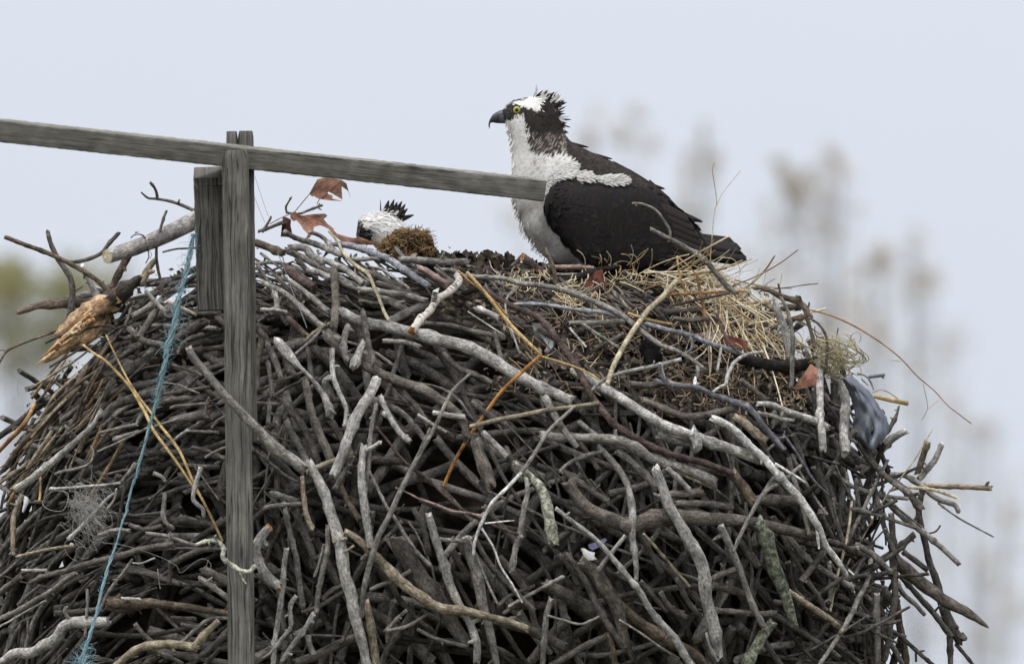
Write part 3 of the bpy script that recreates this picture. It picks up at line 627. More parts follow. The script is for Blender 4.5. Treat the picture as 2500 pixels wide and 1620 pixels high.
F 60,80,100,100,84,70,60 t 9 | 825,325 900,370 1000,460 1100,560 1220,680 1330,780 1450,870 1600,960 1800,980 2000,1030 2200,1080 2335,1132 / 42 835,385 730,412 / 26 900,445 815,502 # long tan branch curving along the lower nest with two stubs at its upper end
F 64,76,90,70,76,64 l 7 | 1515,185 1570,380 1640,580 1700,780 1780,940 1850,1060 1890,1160 1920,1280 1912,1420 / 46 1865,1085 1940,1055 # pale stick ending in bare gnarled wood, under the long tan branch
F 170,180,150,110 d 4 | 1245,390 1350,560 1430,700 1530,820 1640,960 1740,1130 1830,1270 # broad dark log slanting behind the long tan branch
F 100,108,80,60 g 5 | 1825,370 1880,560 1940,750 1960,900 2000,1050 2050,1250 2085,1435
F 46,52 d 6 | 1890,365 2000,560 2120,700 2240,830 2390,980
F 18,24 l 9 | 1848,365 1930,560 2000,740 2085,918
F 48,56,54 g 6 | 325,140 370,350 430,600 450,800 475,960 
F 44,42,38,14 l 8 | 420,865 370,950 370,1130 300,1210 200,1340 138,1377 # pale curved twig with a thin white tail near the foot of the post
F 46,52,48 l 7 | 340,475 320,620 300,850 270,1050 240,1250 228,1435
F 46,52,46 g 7 | 682,280 680,480 640,660 600,850 588,1010
F 28,26 g 6 | 652,435 620,560 572,698
E 38,44,44 t 7 | 428,1125 440,1290 460,1420 502,1510
F 66,72 d 3 | 415,170 480,330 540,480 572,632
F 42,48 d 6 | 465,995 600,950 720,880 850,815
F 48,52 d 5 | 635,895 700,830 835,765
F 46,50 l 8 | 308,1392 400,1250 480,1150 565,1010
F 52,56 l 7 | 518,1190 530,1270 565,1350
F 76,82 d 4 | 425,1415 560,1370 700,1300 850,1230 960,1195
F 24,24 d 6 | 535,1188 650,1190 830,1202
F 36,34 d 6 | 798,1245 870,1100 905,990
F 38,40 g 7 | 1035,812 1150,760 1220,740 1365,655
F 32,36 g 7 | 1155,1155 1240,1070 1335,982
F 34,34 g 7 | 1165,1152 1350,1110 1505,1015
F 76,82 t 7 | 995,910 1030,1060 1060,1250 1085,1440
F 38,42 g 6 | 1558,390 1700,400 1840,412
F 62,66 g 5 | 215,12 330,50 430,82
F 42,40 g 6 | 155,132 280,110 490,98
F 38,40 d 6 | 2095,945 2200,860 2390,785
F 40,40 d 5 | 2145,1005 2260,920 2390,828
F 34,40 g 6 | 1425,1138 1560,1210 1700,1250 1840,1282
F 50,50 d 3 | 1230,900 1200,1050 1180,1240
F 44,44 d 3 | 960,560 1130,420 1300,250
F 60,60 d 2 | 620,520 700,640 780,800
F 56,54 d 2 | 1400,150 1480,330 1520,520
F 60,60 d 2 | 1980,120 2100,260 2250,420
E 28,30 d 6 | 75,925 200,1030 300,1110 395,1163
E 42,46 t 7 | 455,1085 600,1020 700,990 800,958
E 30,28 l 6 | 1295,655 1400,720 1510,785
E 42,48 l 7 | 1410,638 1540,660 1650,672
E 52,58 l 5 | 1785,785 1880,880 1970,970
E 90,112,96 B 6 | 1735,855 1780,1000 1850,1190
E 46,50 d 4 | 1490,195 1600,300 1720,350 1860,415
E 42,46 g 4 | 1040,98 1200,110 1310,142
E 38,40 d 5 | 168,265 190,400 202,525
E 40,38 d 5 | 182,555 170,725
E 42,46 g 6 | 675,1205 730,1110 785,1025
E 46,50 b 5 | 715,1180 760,1290 820,1390 850,1440
E 60,60 d 2 | 640,700 720,830 800,960
E 50,52 d 2 | 1180,480 1290,600 1380,740
E 54,50 d 2 | 1700,560 1800,640 1940,720
E 50,50 d 2 | 1960,900 2010,1030 2080,1160
A 36,42,40 p @-0.22 | 585,1390 700,1395 830,1395 915,1402 # pinkish peeled stick lying level at the osprey's belly
A 66,72,66 r @-0.24 | 385,1318 450,1370 520,1430 # stubby reddish brown stick with an orange broken end, before the osprey's belly
A 36,38 d @-0.16 | 305,1392 350,1345 395,1305
A 34,38,40 b @-0.30 | 556,1258 590,1330 625,1430 632,1510 # short brown stick standing upright before the osprey's belly
A 56,58,40 k @-0.27 | 755,1485 950,1420 1105,1392 # blackened flat piece of wood at the osprey's feet
A 28,30 g @-0.25 | 635,1450 800,1450 965,1438
A 36,40,36 T @-0.22 | 1655,1442 1800,1420 1925,1393 # pale peeled stick lying under the osprey's tail
M 18,20 l 6 | 865,595 920,660 985,735
M 24,26 g 5 | 955,565 1100,660 1230,745
M 40,50 g 4 | 865,560 1040,560 1250,548
M 36,40 d 6 | 318,625 350,740 372,855
M 26,22 r 8 | 1935,495 1970,600 2040,720 2125,802
M 18,16 l 7 | 505,268 410,380 405,490 460,660 505,785 / 12 410,380 425,440 # thin pale twig dropping from the long arching stick beside the folded golden reed
M 14,14 l 5 | 128,478 250,560 385,645
M 46,40 d 3 | 640,600 760,680 860,760
M 40,40 d 2 | 1250,640 1150,700 1050,740
M 50,50 d 2 | 1560,480 1700,470 1810,465
M 40,44 d 3 | 1620,530 1750,540 1880,525
A 7,8,7 T @-0.20 | 1800,1345 1830,1000 1850,900 1822,700 1818,625 1835,612 / 5 1845,940 1900,830 2030,668 # wispy dry grass stem standing alone in the sky beyond the osprey's back
'''
ALB = dict(g=(.225, .211, .194), d=(.120, .109, .098), l=(.37, .355, .335), s=(.27, .275, .30), S=(.19, .185, .21), b=(.135, .108, .083),
           B=(.125, .110, .095), r=(.085, .062, .056), y=(.47, .34, .16), o=(.33, .195, .10), w=(.54, .53, .51), k=(.028, .025, .023),
           t=(.30, .255, .19), T=(.46, .40, .28), m=(.16, .165, .14), c=(.62, .58, .52), p=(.30, .215, .19), L=(.34, .32, .305))
CNAME = dict(g='grey', d='dark grey', l='pale', s='bluish grey', S='dusky grey', b='brown', B='dull brown', r='reddish brown', y='golden', o='orange-brown',
             w='whitish', k='black', t='tan', T='straw-coloured', m='mossy', c='birch', p='pinkish', L='grey')
LAND = [  # things one can find, and where they are in the photograph
 ('the blue twine', 'U', '1570,280 1500,600 1400,1050 1270,1450'), ('the blue twine', 'p', '560,200 490,540 350,1030 210,1540'), ('the blue twine', 'R', '1150,210 1060,510 910,1060 780,1540'),
 ('the upright post', 'O', '580,760 582,900 588,1100 590,1300 592,1500 592,1610'),
 ('the folded golden reed', 'O', '1140,664 1234,778 1320,866'), ("the golden reed's orange half", 'O', '1245,936 1170,1030 1083,1186'),
 ('the thick straw stalk', 'M', '1640,255 1440,460 1310,640 1138,1005'), ('the grey rag', 'I', '700,1000 820,1150 880,1350 900,1480'),
 ('the whitish bare branch', 'O', '1775,1035 1863,1115 1948,1211 2017,1331 2072,1413'), ('the fishing line tangle', 'O', '180,1200 220,1250 240,1300'),
 ('the torn orange wood', 'B', '380,1440 700,1150 950,950'), ('the birch twig', 'C', '1400,1390 1600,1130 1790,970'),
 ('the salmon leaf', 'I', '280,1080 400,940'), ('the red oak leaf', 'M', '1050,180 1040,330'), ("the osprey's tail", 'O', '1740,640 1810,630'),
 ("the osprey's belly", 'O', '1330,640 1450,655'), ('the bent-elbow branch', 'H', '395,150 880,570 1130,870 1320,1160 1610,1560'),
 ('the wide kinked branch', 'O', '1388,1178 1470,1258 1540,1285 1690,1264 1850,1276'), ('the mossy limb', 'O', '1850,1272 1905,1420 1940,1525'),
 ('the long tan branch', 'F', '825,325 1100,560 1450,870 1800,980 2335,1132'), ('the tall knotted stick', 'O', '755,1128 803,1240 841,1406 876,1538'),
 ('the dark reddish stem', 'O', '1230,737 1342,802 1440,960 1570,1078 1787,1156'), ('the rotten brown limb', 'r', '70,955 450,970 1200,1062'),
 ('the arched tan branch', 'r', '100,1580 380,1380 890,1392'), ('the heavy crooked branch', 'R', '0,1530 400,1370 600,1190 1000,1140'),
 ('the long bleached stick', 'P', '950,545 640,900 150,1290'), ('the tall peeling branch', 'O', '1600,1142 1632,1230 1708,1364 1745,1535'),
 ('the upright slat', 'C', '735,880 745,1000 740,1370'), ('the heavy pale branch', 'O', '836,760 1010,812 1200,878 1392,978'),
 ('the bow-shaped twig', 'O', '1272,1155 1200,1228 1156,1353'), ('the level tan reed', 'O', '1147,1041 1280,1012 1462,984'),
 ('the sawn log', 'B', '805,700 1120,590 1500,410'), ('the yellow reeds', 'p', '60,105 330,440 640,950 960,1420'),
 ('the tall speckled rim stick', 'I', '460,700 470,1250 492,1540'), ('the knobby dark limb', 'J', '1080,655 1170,960 1345,1385'),
 ('the rotten split limb', 'J', '900,850 1150,1060 1525,1298'), ('the white plastic scrap', 'H', '620,500 740,600'), ('the oak leaves', 'W', '700,800 1050,1100 1500,1000'),
 ('the lichen-covered twig', 'r', '880,422 1140,480 1440,615'), ('the broad dark log', 'F', '1245,390 1530,820 1830,1270'), ('the blackened log', 'O', '1795,872 1995,885'),
 ('the twiggy dark stick', 'R', '290,770 800,610 1640,420'), ('the long arching stick', 'M', '95,220 700,295 1280,530 1640,760'), ('the wooden block', 'O', '515,450 515,740'),
]
LPTS = {}
for nm, tl, s in LAND:
    pp = [tp(tl, *map(float, q.split(','))) for q in s.split()]
    LPTS.setdefault(nm, []).extend([tuple(x) for x in crom(pp, 24)])
LPTS = {k: np.array(v) for k, v in LPTS.items()}

def parse():
    rows = []
    for ln in STICKS.strip().splitlines():
        body, _, lab = ln.partition('#'); head, _, rest = body.partition('|')
        t, ws, c, lift = head.split(); s = TILE[t][2]
        runs = rest.split('/')
        main = [tp(t, *map(float, q.split(','))) for q in runs[0].split()]
        br = []
        for rr in runs[1:]:
            it = rr.split(); br.append((float(it[0]) / s, [tp(t, *map(float, q.split(','))) for q in it[1:]]))
        rows.append(dict(w=[float(x) / s for x in ws.split(',')], c=c, lift=lift, main=main, br=br, label=lab.strip() or None))
    return rows

def auto_labels(rows):
    """one label per stick: its own look, then where it lies among things one can find"""
    used = {r['label'] for r in rows if r['label']}
    for r in rows:
        if r['label']: continue
        P = np.array([tuple(q) for q in r['main']]); wd = float(np.mean(r['w']))
        L = float(np.sum(np.linalg.norm(np.diff(P, axis=0), axis=1))); ch = float(np.linalg.norm(P[-1] - P[0])) + 1e-6
        mid = crom(P, 9)[4]; dx, dy = P[-1] - P[0]
        ang = math.degrees(math.atan2(abs(dy), abs(dx)))
        th = 'thin' if wd < 9 else 'slim' if wd < 13 else '' if wd < 18 else 'thick'
        ln = 'short' if L < 85 else 'long' if L > 190 else ''
        sh = 'forked' if r['br'] else 'curved' if L / ch > 1.05 else ''
        pose = 'upright' if ang > 72 else 'level' if ang < 17 else 'slanting'
        noun = 'reed' if r['c'] in 'yoT' else 'twig' if wd < 11 else 'stick' if wd < 20 else 'branch'
        near = []
        for nm, Q in LPTS.items():
            d = np.linalg.norm(Q - mid, axis=1); i = int(np.argmin(d)); near.append((float(d[i]), nm, Q[i] - mid))
        near.sort(key=lambda x: x[0])
        base = [x for x in (ln, th, sh, CNAME[r['c']], noun) if x]
        def rel(v):
            return ('below' if v[1] < 0 else 'above') if abs(v[1]) > abs(v[0]) * .9 else 'beside'
        cand = []
        n1, n2, n3, n4 = near[:4]
        for ps in ([pose], []):
            cand.append(' '.join(ps + base) + f' just {rel(n1[2])} {n1[1]}')
        for b_, c_ in ((n1, n2), (n1, n3), (n2, n3), (n1, n4)):
            cand.append(' '.join([pose] + base) + f' between {b_[1]} and {c_[1]}')
        side = 'on its left' if n1[2][0] > 0 else 'on its right'
        cand.append(' '.join([pose] + base) + f' {rel(n1[2])} {n1[1]}, {side}')
        cand.append(' '.join([pose] + base) + f' {rel(n2[2])} {n2[1]}, {rel(n1[2])} {n1[1]}')
        cand.append(' '.join([pose] + base) + f' {rel(n3[2])} {n3[1]}, {rel(n2[2])} {n2[1]}')
        cand.append(' '.join(base) + f' {rel(n4[2])} {n4[1]}, {rel(n1[2])} {n1[1]}')
        for c_ in cand:
            if c_ not in used and len(c_.replace('-', ' ').replace("'", ' ').split()) <= 16: break
        else: print('LABEL CLASH', c_)
        used.add(c_); r['label'] = c_

ROWS = parse()
auto_labels(ROWS)
PIXM = MPP      # metres per pixel close enough to scale widths

def course(pts, lift, jitter, n=None):
    """world points for a traced course lying on the nest, or at a given depth"""
    n = n or max(len(pts), 4)
    P = crom(pts, max(n, int(sum(math.dist(pts[i], pts[i + 1]) for i in range(len(pts) - 1)) / 22) + 2)) if len(pts) > 2 else crom(pts, 5)
    if lift.startswith('@'):
        ya, _, yb = lift[1:].partition(':'); y = np.linspace(float(ya), float(yb or ya), len(P))
    else:
        h = np.array([hit(a, b) for a, b in P]); s = np.linspace(-1, 1, len(P))
        q = np.polyval(np.polyfit(s, h, 2 if len(P) > 5 else 1), s)
        q = 0.75 * q + 0.25 * h
        y = q - 0.6 * max(0.0, float(np.max(q - h))) - (float(lift) + 2.2) * 0.0085 - jitter
    return [at(a, b, yy) for (a, b), yy in zip(P, y)], y
MATS = dict(c=M_BIRCH, w=M_BARK, m=M_LICHEN, y=M_REED, o=M_REED, T=M_REED)
for i, r in enumerate(ROWS):
    rg = random.Random(100 + i)
    c = r['c']; base = ALB[c]; wd = float(np.mean(r['w']))
    hv = rg.uniform(0.86, 1.16); col = tuple(x * hv for x in base)
    mat = MATS.get(c, M_BARK)
    if r['label'].startswith(('crooked white lichen', 'lichen-flecked')): mat = M_LICHEN; col = (.42, .41, .38) if 'white' in r['label'] else (.33, .32, .29)
    reed = c in 'yoT' or 'tan reed' in r['label']
    folded = 'folded' in r['label'] and reed
    pts, y = course(r['main'], r['lift'], rg.uniform(0, 0.012))
    if folded or r['label'].startswith('thick pale straw'):
        pts = [at(a, b, yy) for (a, b), yy in zip(r['main'], np.interp(np.linspace(0, 1, len(r['main'])), np.linspace(0, 1, len(y)), y))]
    mb = MB()
    name = 'reed_stem' if reed else ('twig' if wd < 11 else 'stick' if wd < 24 else 'branch')
    if c == 'L': name = 'sawn_log'
    kw = dict(sides=7 if reed else (6 if wd < 6 else 8 if wd < 20 else 12), rough=0.012 if reed else (0.03 if c == 'L' else 0.085), crook=0.0 if reed or c == 'L' else 0.07, rg=rg,
              jag=0.1 if c == 'L' else .85, flat=0.45 if reed and 'flat' in r['label'] else 1.0)
    ec = (.62, .56, .40) if c == 'L' else (.45, .22, .08) if (any(k in r['label'] for k in ('orange cut', 'orange broken', 'orange snapped', 'orange end', 'reddish broken')) and not reed) else None
    tube(mb, pts, [x * PIXM * .44 for x in r['w']], col, endcol=ec, nubs=0 if reed or c in 'Lc' or wd < 7 or wd > 26 else rg.choice([0, 0, 1, 1, 2]), **kw)
    o = mb.build(name, mat)
    tag(o, r['label'], 'log' if c == 'L' else 'reed' if reed else 'stick', 'reeds and straw stems on the nest' if reed else 'sticks built into the nest')
    for wb, bp in r['br']:
        b = MB()
        # the side branch starts at the depth of the nearest point of its stick
        q0 = np.array(bp[0]); Pm = np.array([tuple(p) for p in crom(r['main'], len(y))])
        d0 = np.linalg.norm(Pm - q0, axis=1); d1 = np.linalg.norm(Pm - np.array(bp[-1]), axis=1)
        k = int(np.argmin(d0)) if d0.min() <= d1.min() else int(np.argmin(d1))
        yy = float(y[k]); bpts = crom(bp, max(len(bp), 4)) if len(bp) > 2 else bp
        kk = dict(kw); kk['sides'] = 6
        hb = rg.uniform(.88, 1.1); cc = tuple(x * hb for x in col)
        if folded: cc = (.40, .20, .07) if 'orange' in r['label'] and wb * 1 > 8 else col
        dy = rg.uniform(-.03, .01) if not folded else 0.004
        m_ = len(bpts); far = d0.min() > d1.min()
        tube(b, [at(a, e_, yy + dy * ((m_ - 1 - j) if far else j) / m_) for j, (a, e_) in enumerate(bpts)],
             [wb * PIXM / 2, wb * PIXM / 2 * (0.9 if reed else 0.75)] if not far else [wb * PIXM / 2 * .75, wb * PIXM / 2], cc, **kk)
        b.build('folded_section' if folded else 'side_twig', mat, o)
# ---------------------------------------------------------------- the mound under the traced sticks
def mound(th, zl):
    """point on the dome: th = 0 at +x, 90 deg towards the viewer"""
    c, s = math.cos(th), math.sin(th)
    x = XC; a, b = ab(NEST_Z + zl, XC + 0.5 * c)
    for _ in range(2):
        a, b = ab(NEST_Z + zl, x)
        x = XC + float(a) * (1.06 if c < 0 else 1.0) * math.copysign(abs(c) ** (2 / NE), c)
    return Vector((x, -float(b) * (1.0 if s > 0 else 0.55) * math.copysign(abs(s) ** (2 / NE), s), NEST_Z + zl))
def frame_at(th, zl):
    p = mound(th, zl); e = 0.02
    tx = (mound(th - e, zl) - mound(th + e, zl)); tz = mound(th, zl + .02) - mound(th, zl - .02)
    tx = tx.normalized() if tx.length > 1e-6 else Vector((1, 0, 0)); tz = tz.normalized() if tz.length > 1e-6 else Vector((0, 0, 1))
    n = tx.cross(tz)
    if n.length < 1e-6: n = Vector((0, 0, 1))
    n.normalize()
    if n.dot(p - Vector((XC, 0.0, NEST_Z - .6))) < 0: n = -n
    return p, tx, tz, n
mb = MB(); NT, NZ = 150, 60
zs = np.linspace(-1.05, 0.205, NZ)
rgc = random.Random(3)
for j in range(NZ):
    for i in range(NT):
        th = 2 * math.pi * i / NT; p = mound(th, float(zs[j])); ax = Vector((XC, 0, p.z)); rad = (p - ax).length
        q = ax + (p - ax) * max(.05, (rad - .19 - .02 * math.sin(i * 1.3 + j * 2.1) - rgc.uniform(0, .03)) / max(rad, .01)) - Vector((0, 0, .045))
        mb.v.append(tuple(q)); mb.uv.append((i * .02, j * .02)); k = rgc.uniform(.6, 1.3); mb.c.append((.035 * k, .028 * k, .022 * k))  # near-black brown: the shade in the gaps is painted into the core
for j in range(NZ - 1):
    for i in range(NT):
        i2 = (i + 1) % NT; mb.f.append((j * NT + i, j * NT + i2, (j + 1) * NT + i2, (j + 1) * NT + i)); mb.m.append(0)
mb.f.append(tuple(range((NZ - 1) * NT, NZ * NT))); mb.m.append(0)
core = mb.build('nest_shade_core', M_CORE, origin=(XC, 0, NEST_Z - 1.0))
tag(core, 'debris core of the stick nest, darkened to paint in the shade between sticks', 'debris', kind='stuff')

mb = MB(); rgf = random.Random(21)
def pick(rg):
    q = rg.random()
    c = (.087, .080, .073) if q < .46 else (.152, .141, .129) if q < .82 else ALB['B'] if q < .88 else ALB['g']
    k = rg.uniform(.6, 1.1); return tuple(x * k for x in c)
def hollow(px, py): return .5 * math.sin(px * .021 + 1.7 * math.sin(py * .011)) + .5 * math.sin(py * .027 + 1.3 * math.sin(px * .013 + 2))
def fill(n, thlo, thhi, zlo, zhi, inlo, inhi, rlo, rhi, llo, lhi, rg):
    for _ in range(n):
        th = math.radians(rg.uniform(thlo, thhi)); zl = rg.uniform(zlo, zhi)
        p, tx, tz, n_ = frame_at(th, zl)
        px = 1250 + p.x / MPP; py = 810 - zl / MPP
        if zl > (.13 if px < 850 else .13 - .05 * min(1, (px - 850) / 250)): continue
        if hollow(px, py) < -.3 and inlo < .06: continue
        if px < 600: m, sd = 42 - 46 * max(0, px) / 600, 26
        elif px < 1100: m, sd = (-32, 28) if py < 820 else (-60, 38)
        elif px < 1900: m, sd = (-33, 34) if py < 1200 else (-50, 46)
        else: m, sd = -52, 44
        an = R(rg.gauss(m, sd)) if rg.random() > .12 else rg.uniform(-1.57, 1.57)
        if p.y > .05: an = rg.uniform(-1.2, 1.2)
        d = tx * math.cos(an) + tz * math.sin(an)
        L = rg.uniform(llo, lhi) * (0.6 + 0.8 * rg.random()); r = rg.uniform(rlo, rhi)
        ins = rg.uniform(inlo, inhi)
        side = n_.cross(d); bend = rg.gauss(0, .07) * L; dive = rg.gauss(0, .05); sag = 0.5 * L * L / 0.9
        pts = []
        for t in (-.5, -.2, .12, .5):
            q = p + d * (t * L) + side * (bend * (1 - 4 * t * t)) - n_ * (ins + dive * t * L * 2 + min(sag * t * t, .05))
            pts.append(q)
        tube(mb, pts, [r, r * rg.uniform(.7, 1.05)], pick(rg), sides=6, rough=.09, step=max(.022, r * 2.6), crook=.22, rg=rg)
fill(800, -10, 190, -.85, .16, .07, .16, .005, .013, .16, .46, rgf)
fill(420, -5, 185, -.80, .17, .03, .08, .003, .009, .12, .40, rgf)
fill(230, 3, 177, -.74, .14, .005, .05, .0010, .0035, .07, .28, rgf)
fill(420, 190, 350, -.85, .16, .0, .06, .004, .011, .18, .42, rgf)
for _ in range(60):                         # tan and brown stems down the open flank
    px, py = rgf.uniform(-20, 260), rgf.uniform(850, 1160); an = rgf.gauss(-52, 14); L = rgf.uniform(70, 220); hit(px, py)
    if not HITS[0]: continue
    dx, dy = L / 2 * math.cos(R(an)), L / 2 * math.sin(R(an)); h_ = hit(px, py) - rgf.uniform(.02, .07); r = rgf.uniform(.0012, .0050); c_ = rgf.choice([ALB['b'], ALB['b'], ALB['t'], (.22, .16, .10), (.30, .20, .11)])
    tube(mb, [at(px - dx, py - dy, h_ + .02), at(px + rgf.gauss(0, 6), py, h_), at(px + dx, py + dy, h_ + .01)], [r, r * .8], c_, sides=6, rough=.07, step=.015, crook=.06, rg=rgf)
for _ in range(85):                         # tangle along the outer rim
    px, py = rgf.uniform(1930, 2170), rgf.uniform(1060, 1640); an = rgf.choice([rgf.gauss(35, 25), rgf.gauss(-30, 30), rgf.gauss(70, 20)]); L = rgf.uniform(90, 250)
    dx, dy = L / 2 * math.cos(R(an)), L / 2 * math.sin(R(an)); b_ = rgf.gauss(0, .08) * L; h_ = hit(min(px, 2060), py) - rgf.uniform(-.06, .06); r = rgf.uniform(.0025, .0075); sl = rgf.uniform(-.06, .06)
    tube(mb, [at(px - dx, py - dy, h_ - sl), at(px - dx * .3, py - dy * .3 + b_, h_ - sl * .3), at(px + dx * .35, py + dy * .35 + b_ * .7, h_ + sl * .3), at(px + dx, py + dy, h_ + sl)], [r, r * .75], pick(rgf), sides=7, rough=.09, step=.015, crook=.10, rg=rgf, nubs=rgf.choice([0, 1, 2]))
for _ in range(330):                        # thin sticks and bits along the crest, laid where the lines of sight meet it
    q = rgf.random()
    if q < .45: px, py, an = rgf.uniform(1220, 1790), rgf.uniform(690, 800), rgf.gauss(20, 16)
    elif q < .8: px, py, an = rgf.uniform(600, 1240), rgf.uniform(645, 740), rgf.gauss(27, 18)
    else: px, py, an = rgf.uniform(1750, 1930), rgf.uniform(730, 930), rgf.gauss(35, 25)
    hit(px, py)
    if not HITS[0]: continue
    L = rgf.uniform(50, 210) * (.5 if px > 1700 else 1); dx, dy = L / 2 * math.cos(R(an)), L / 2 * math.sin(R(an)); b_ = rgf.gauss(0, .06) * L
    P = [(px - dx, py - dy), (px - dx * .3 + b_ * .3, py - dy * .3 + b_), (px + dx * .35, py + dy * .35 + b_ * .8), (px + dx, py + dy)]
    hs = [hit(*p_) for p_ in P]; h_ = float(np.mean(hs)); r = rgf.uniform(.0012, .0050)
    tube(mb, [at(*p_, .5 * h_ + .5 * hh - rgf.uniform(.0, .012)) for p_, hh in zip(P, hs)], [r, r * .8], pick(rgf), sides=6, rough=.09, step=.02, crook=.08, rg=rgf)
st = mb.build('nest_sticks', M_BARK, origin=(XC, 0, NEST_Z - 1.0))
tag(st, 'mass of smaller dark grey sticks woven into the nest behind the larger ones', 'sticks', kind='stuff')

# ---------------------------------------------------------------- timber frame of the platform
def beam(mb, p0, p1, wd, dp, up, col, n=40, r=.004, endr=0.0, rg=rng, slope=0.0):
    """sawn timber from p0 to p1: wd across, dp along 'up'"""
    p0, p1 = Vector(p0), Vector(p1); t = (p1 - p0).normalized(); L = (p1 - p0).length
    s = t.cross(Vector(up)).normalized(); u = s.cross(t)
    prof = []
    for sx, sy in ((1, 1), (-1, 1), (-1, -1), (1, -1)):
        cx, cy = sx * (wd / 2 - r), sy * (dp / 2 - r)
        a0 = {(1, 1): 0, (-1, 1): 90, (-1, -1): 180, (1, -1): 270}[(sx, sy)]
        for k in range(4): prof.append((cx + r * math.cos(R(a0 + k * 30)), cy + r * math.sin(R(a0 + k * 30))))
    m = len(prof); per = [0]
    for k in range(1, m): per.append(per[-1] + math.dist(prof[k], prof[k - 1]))
    uo = rg.uniform(0, 20); vs, uvs, cols, fs = [], [], [], []
    ss = [0, .002, .005, .01] + list(np.linspace(.02, L - .02, n)) + [L - .01, L - .005, L - .002, L]
    for q in ss:
        e = min(q, L - q); k_ = 1.0
        if endr and e < endr: k_ = 1 - .16 * (1 - e / endr) ** 2
        for k, (a, b) in enumerate(prof):
            off = slope * b if q >= L - .021 and slope else 0.0
            jt = .0006
            vs.append(tuple(p0 + t * (q + off) + s * (a * k_ + rg.uniform(-jt, jt)) + u * (b * k_ + rg.uniform(-jt, jt))))
            uvs.append((uo + per[k], q)); cols.append(col)
    for i in range(len(ss) - 1):
        for k in range(m):
            k2 = (k + 1) % m; fs.append((i * m + k, i * m + k2, (i + 1) * m + k2, (i + 1) * m + k))
    mb.add(vs, fs, uvs=uvs, cols=cols)
    for i, rev in ((0, True), (len(ss) - 1, False)):
        ring = vs[i * m:(i + 1) * m]
        ec = tuple(x * 1.25 for x in col)
        f = tuple(range(m)); mb.add(ring, [f[::-1] if rev else f], uvs=[(uo + a * 8, b * .2) for a, b in prof], cols=[ec] * m)
TIM = (.150, .144, .130)
post_top, post_bot = at(574, 368, -.82), at(590, 1640, -.82)
fr = empty('wooden_perch_frame', at(590, 1640, -.80))
tag(fr, 'weathered grey timber frame with a sloping perch rail nailed to an upright post', 'perch frame')
b = MB(); d = (post_bot - post_top).normalized(); foot = post_top + d * ((post_top.z - 0.0) / -d.z)
beam(b, foot, post_top, .052, .048, (0, 1, 0), TIM, n=90, endr=.012); b.build('post', M_TIMBER, fr, smooth=True)
def railc(px): return at(px, 318 + .1098 * px, -.765 + (px - 575) * .595 / 765)
b = MB(); upv = Vector((0, -math.sin(R(15)), math.cos(R(15)))); rdir = (railc(1306) - railc(-260)).normalized()
upv = (upv - rdir * upv.dot(rdir)).normalized()
beam(b, railc(-260), railc(1306), .062, .043, upv, tuple(x * 1.45 for x in TIM), n=160); rail = b.build('rail', M_TIMBER, fr)
rail['label'] = 'long sloping perch rail with wavy grain'
b = MB(); beam(b, at(528, 757, -.775), at(518, 420, -.775), .074, .06, (0, 1, 0), tuple(x * .92 for x in TIM), n=30, slope=.42, r=.005); b.build('block', M_TIMBER, fr)
for px, wd, tp_ in ((566, 27, 322), (600, 37, 321)):
    b = MB(); t0 = at(px, tp_, -.705); beam(b, t0 - Vector((-.008, 0, .62)), t0, wd * MPP, .05, (0, 1, 0), tuple(x * .9 for x in TIM), n=20, endr=.02, r=.008); b.build('rear_post', M_TIMBER, fr)
# the platform under the nest, below the bottom of the frame
pl = empty('nest_platform', (XC, 0, 0)); tag(pl, 'wooden nest platform on a tall post, hidden beneath the stick nest', 'platform')
b = MB(); beam(b, (XC, .05, 0), (XC, .05, NEST_Z - 1.09), .16, .16, (0, 1, 0), TIM, n=20); b.build('post', M_TIMBER, pl)
b = MB()
for k in range(9): beam(b, (XC - 1.05, -.62 + k * .125, NEST_Z - 1.06), (XC + 1.0, -.62 + k * .125, NEST_Z - 1.06), .118, .04, (0, 0, 1), TIM, n=20)
b.build('deck', M_TIMBER, pl)

# ---------------------------------------------------------------- ground
b = MB(); nG = 40
for j in range(nG + 1):
    for i in range(nG + 1):
        x, y = -900 + 1800 * i / nG, -300 + 1800 * j / nG; b.v.append((x, y, 0)); b.uv.append((x, y)); b.c.append((.075, .072, .04))
for j in range(nG):
    for i in range(nG): k = j * (nG + 1) + i; b.f.append((k, k + 1, k + nG + 2, k + nG + 1)); b.m.append(0)
g = b.build('ground', plain_material('marsh_grass', 1.0, .05, .6, .6, 1.4), origin=(0, 0, 0)); tag(g, kind='structure')

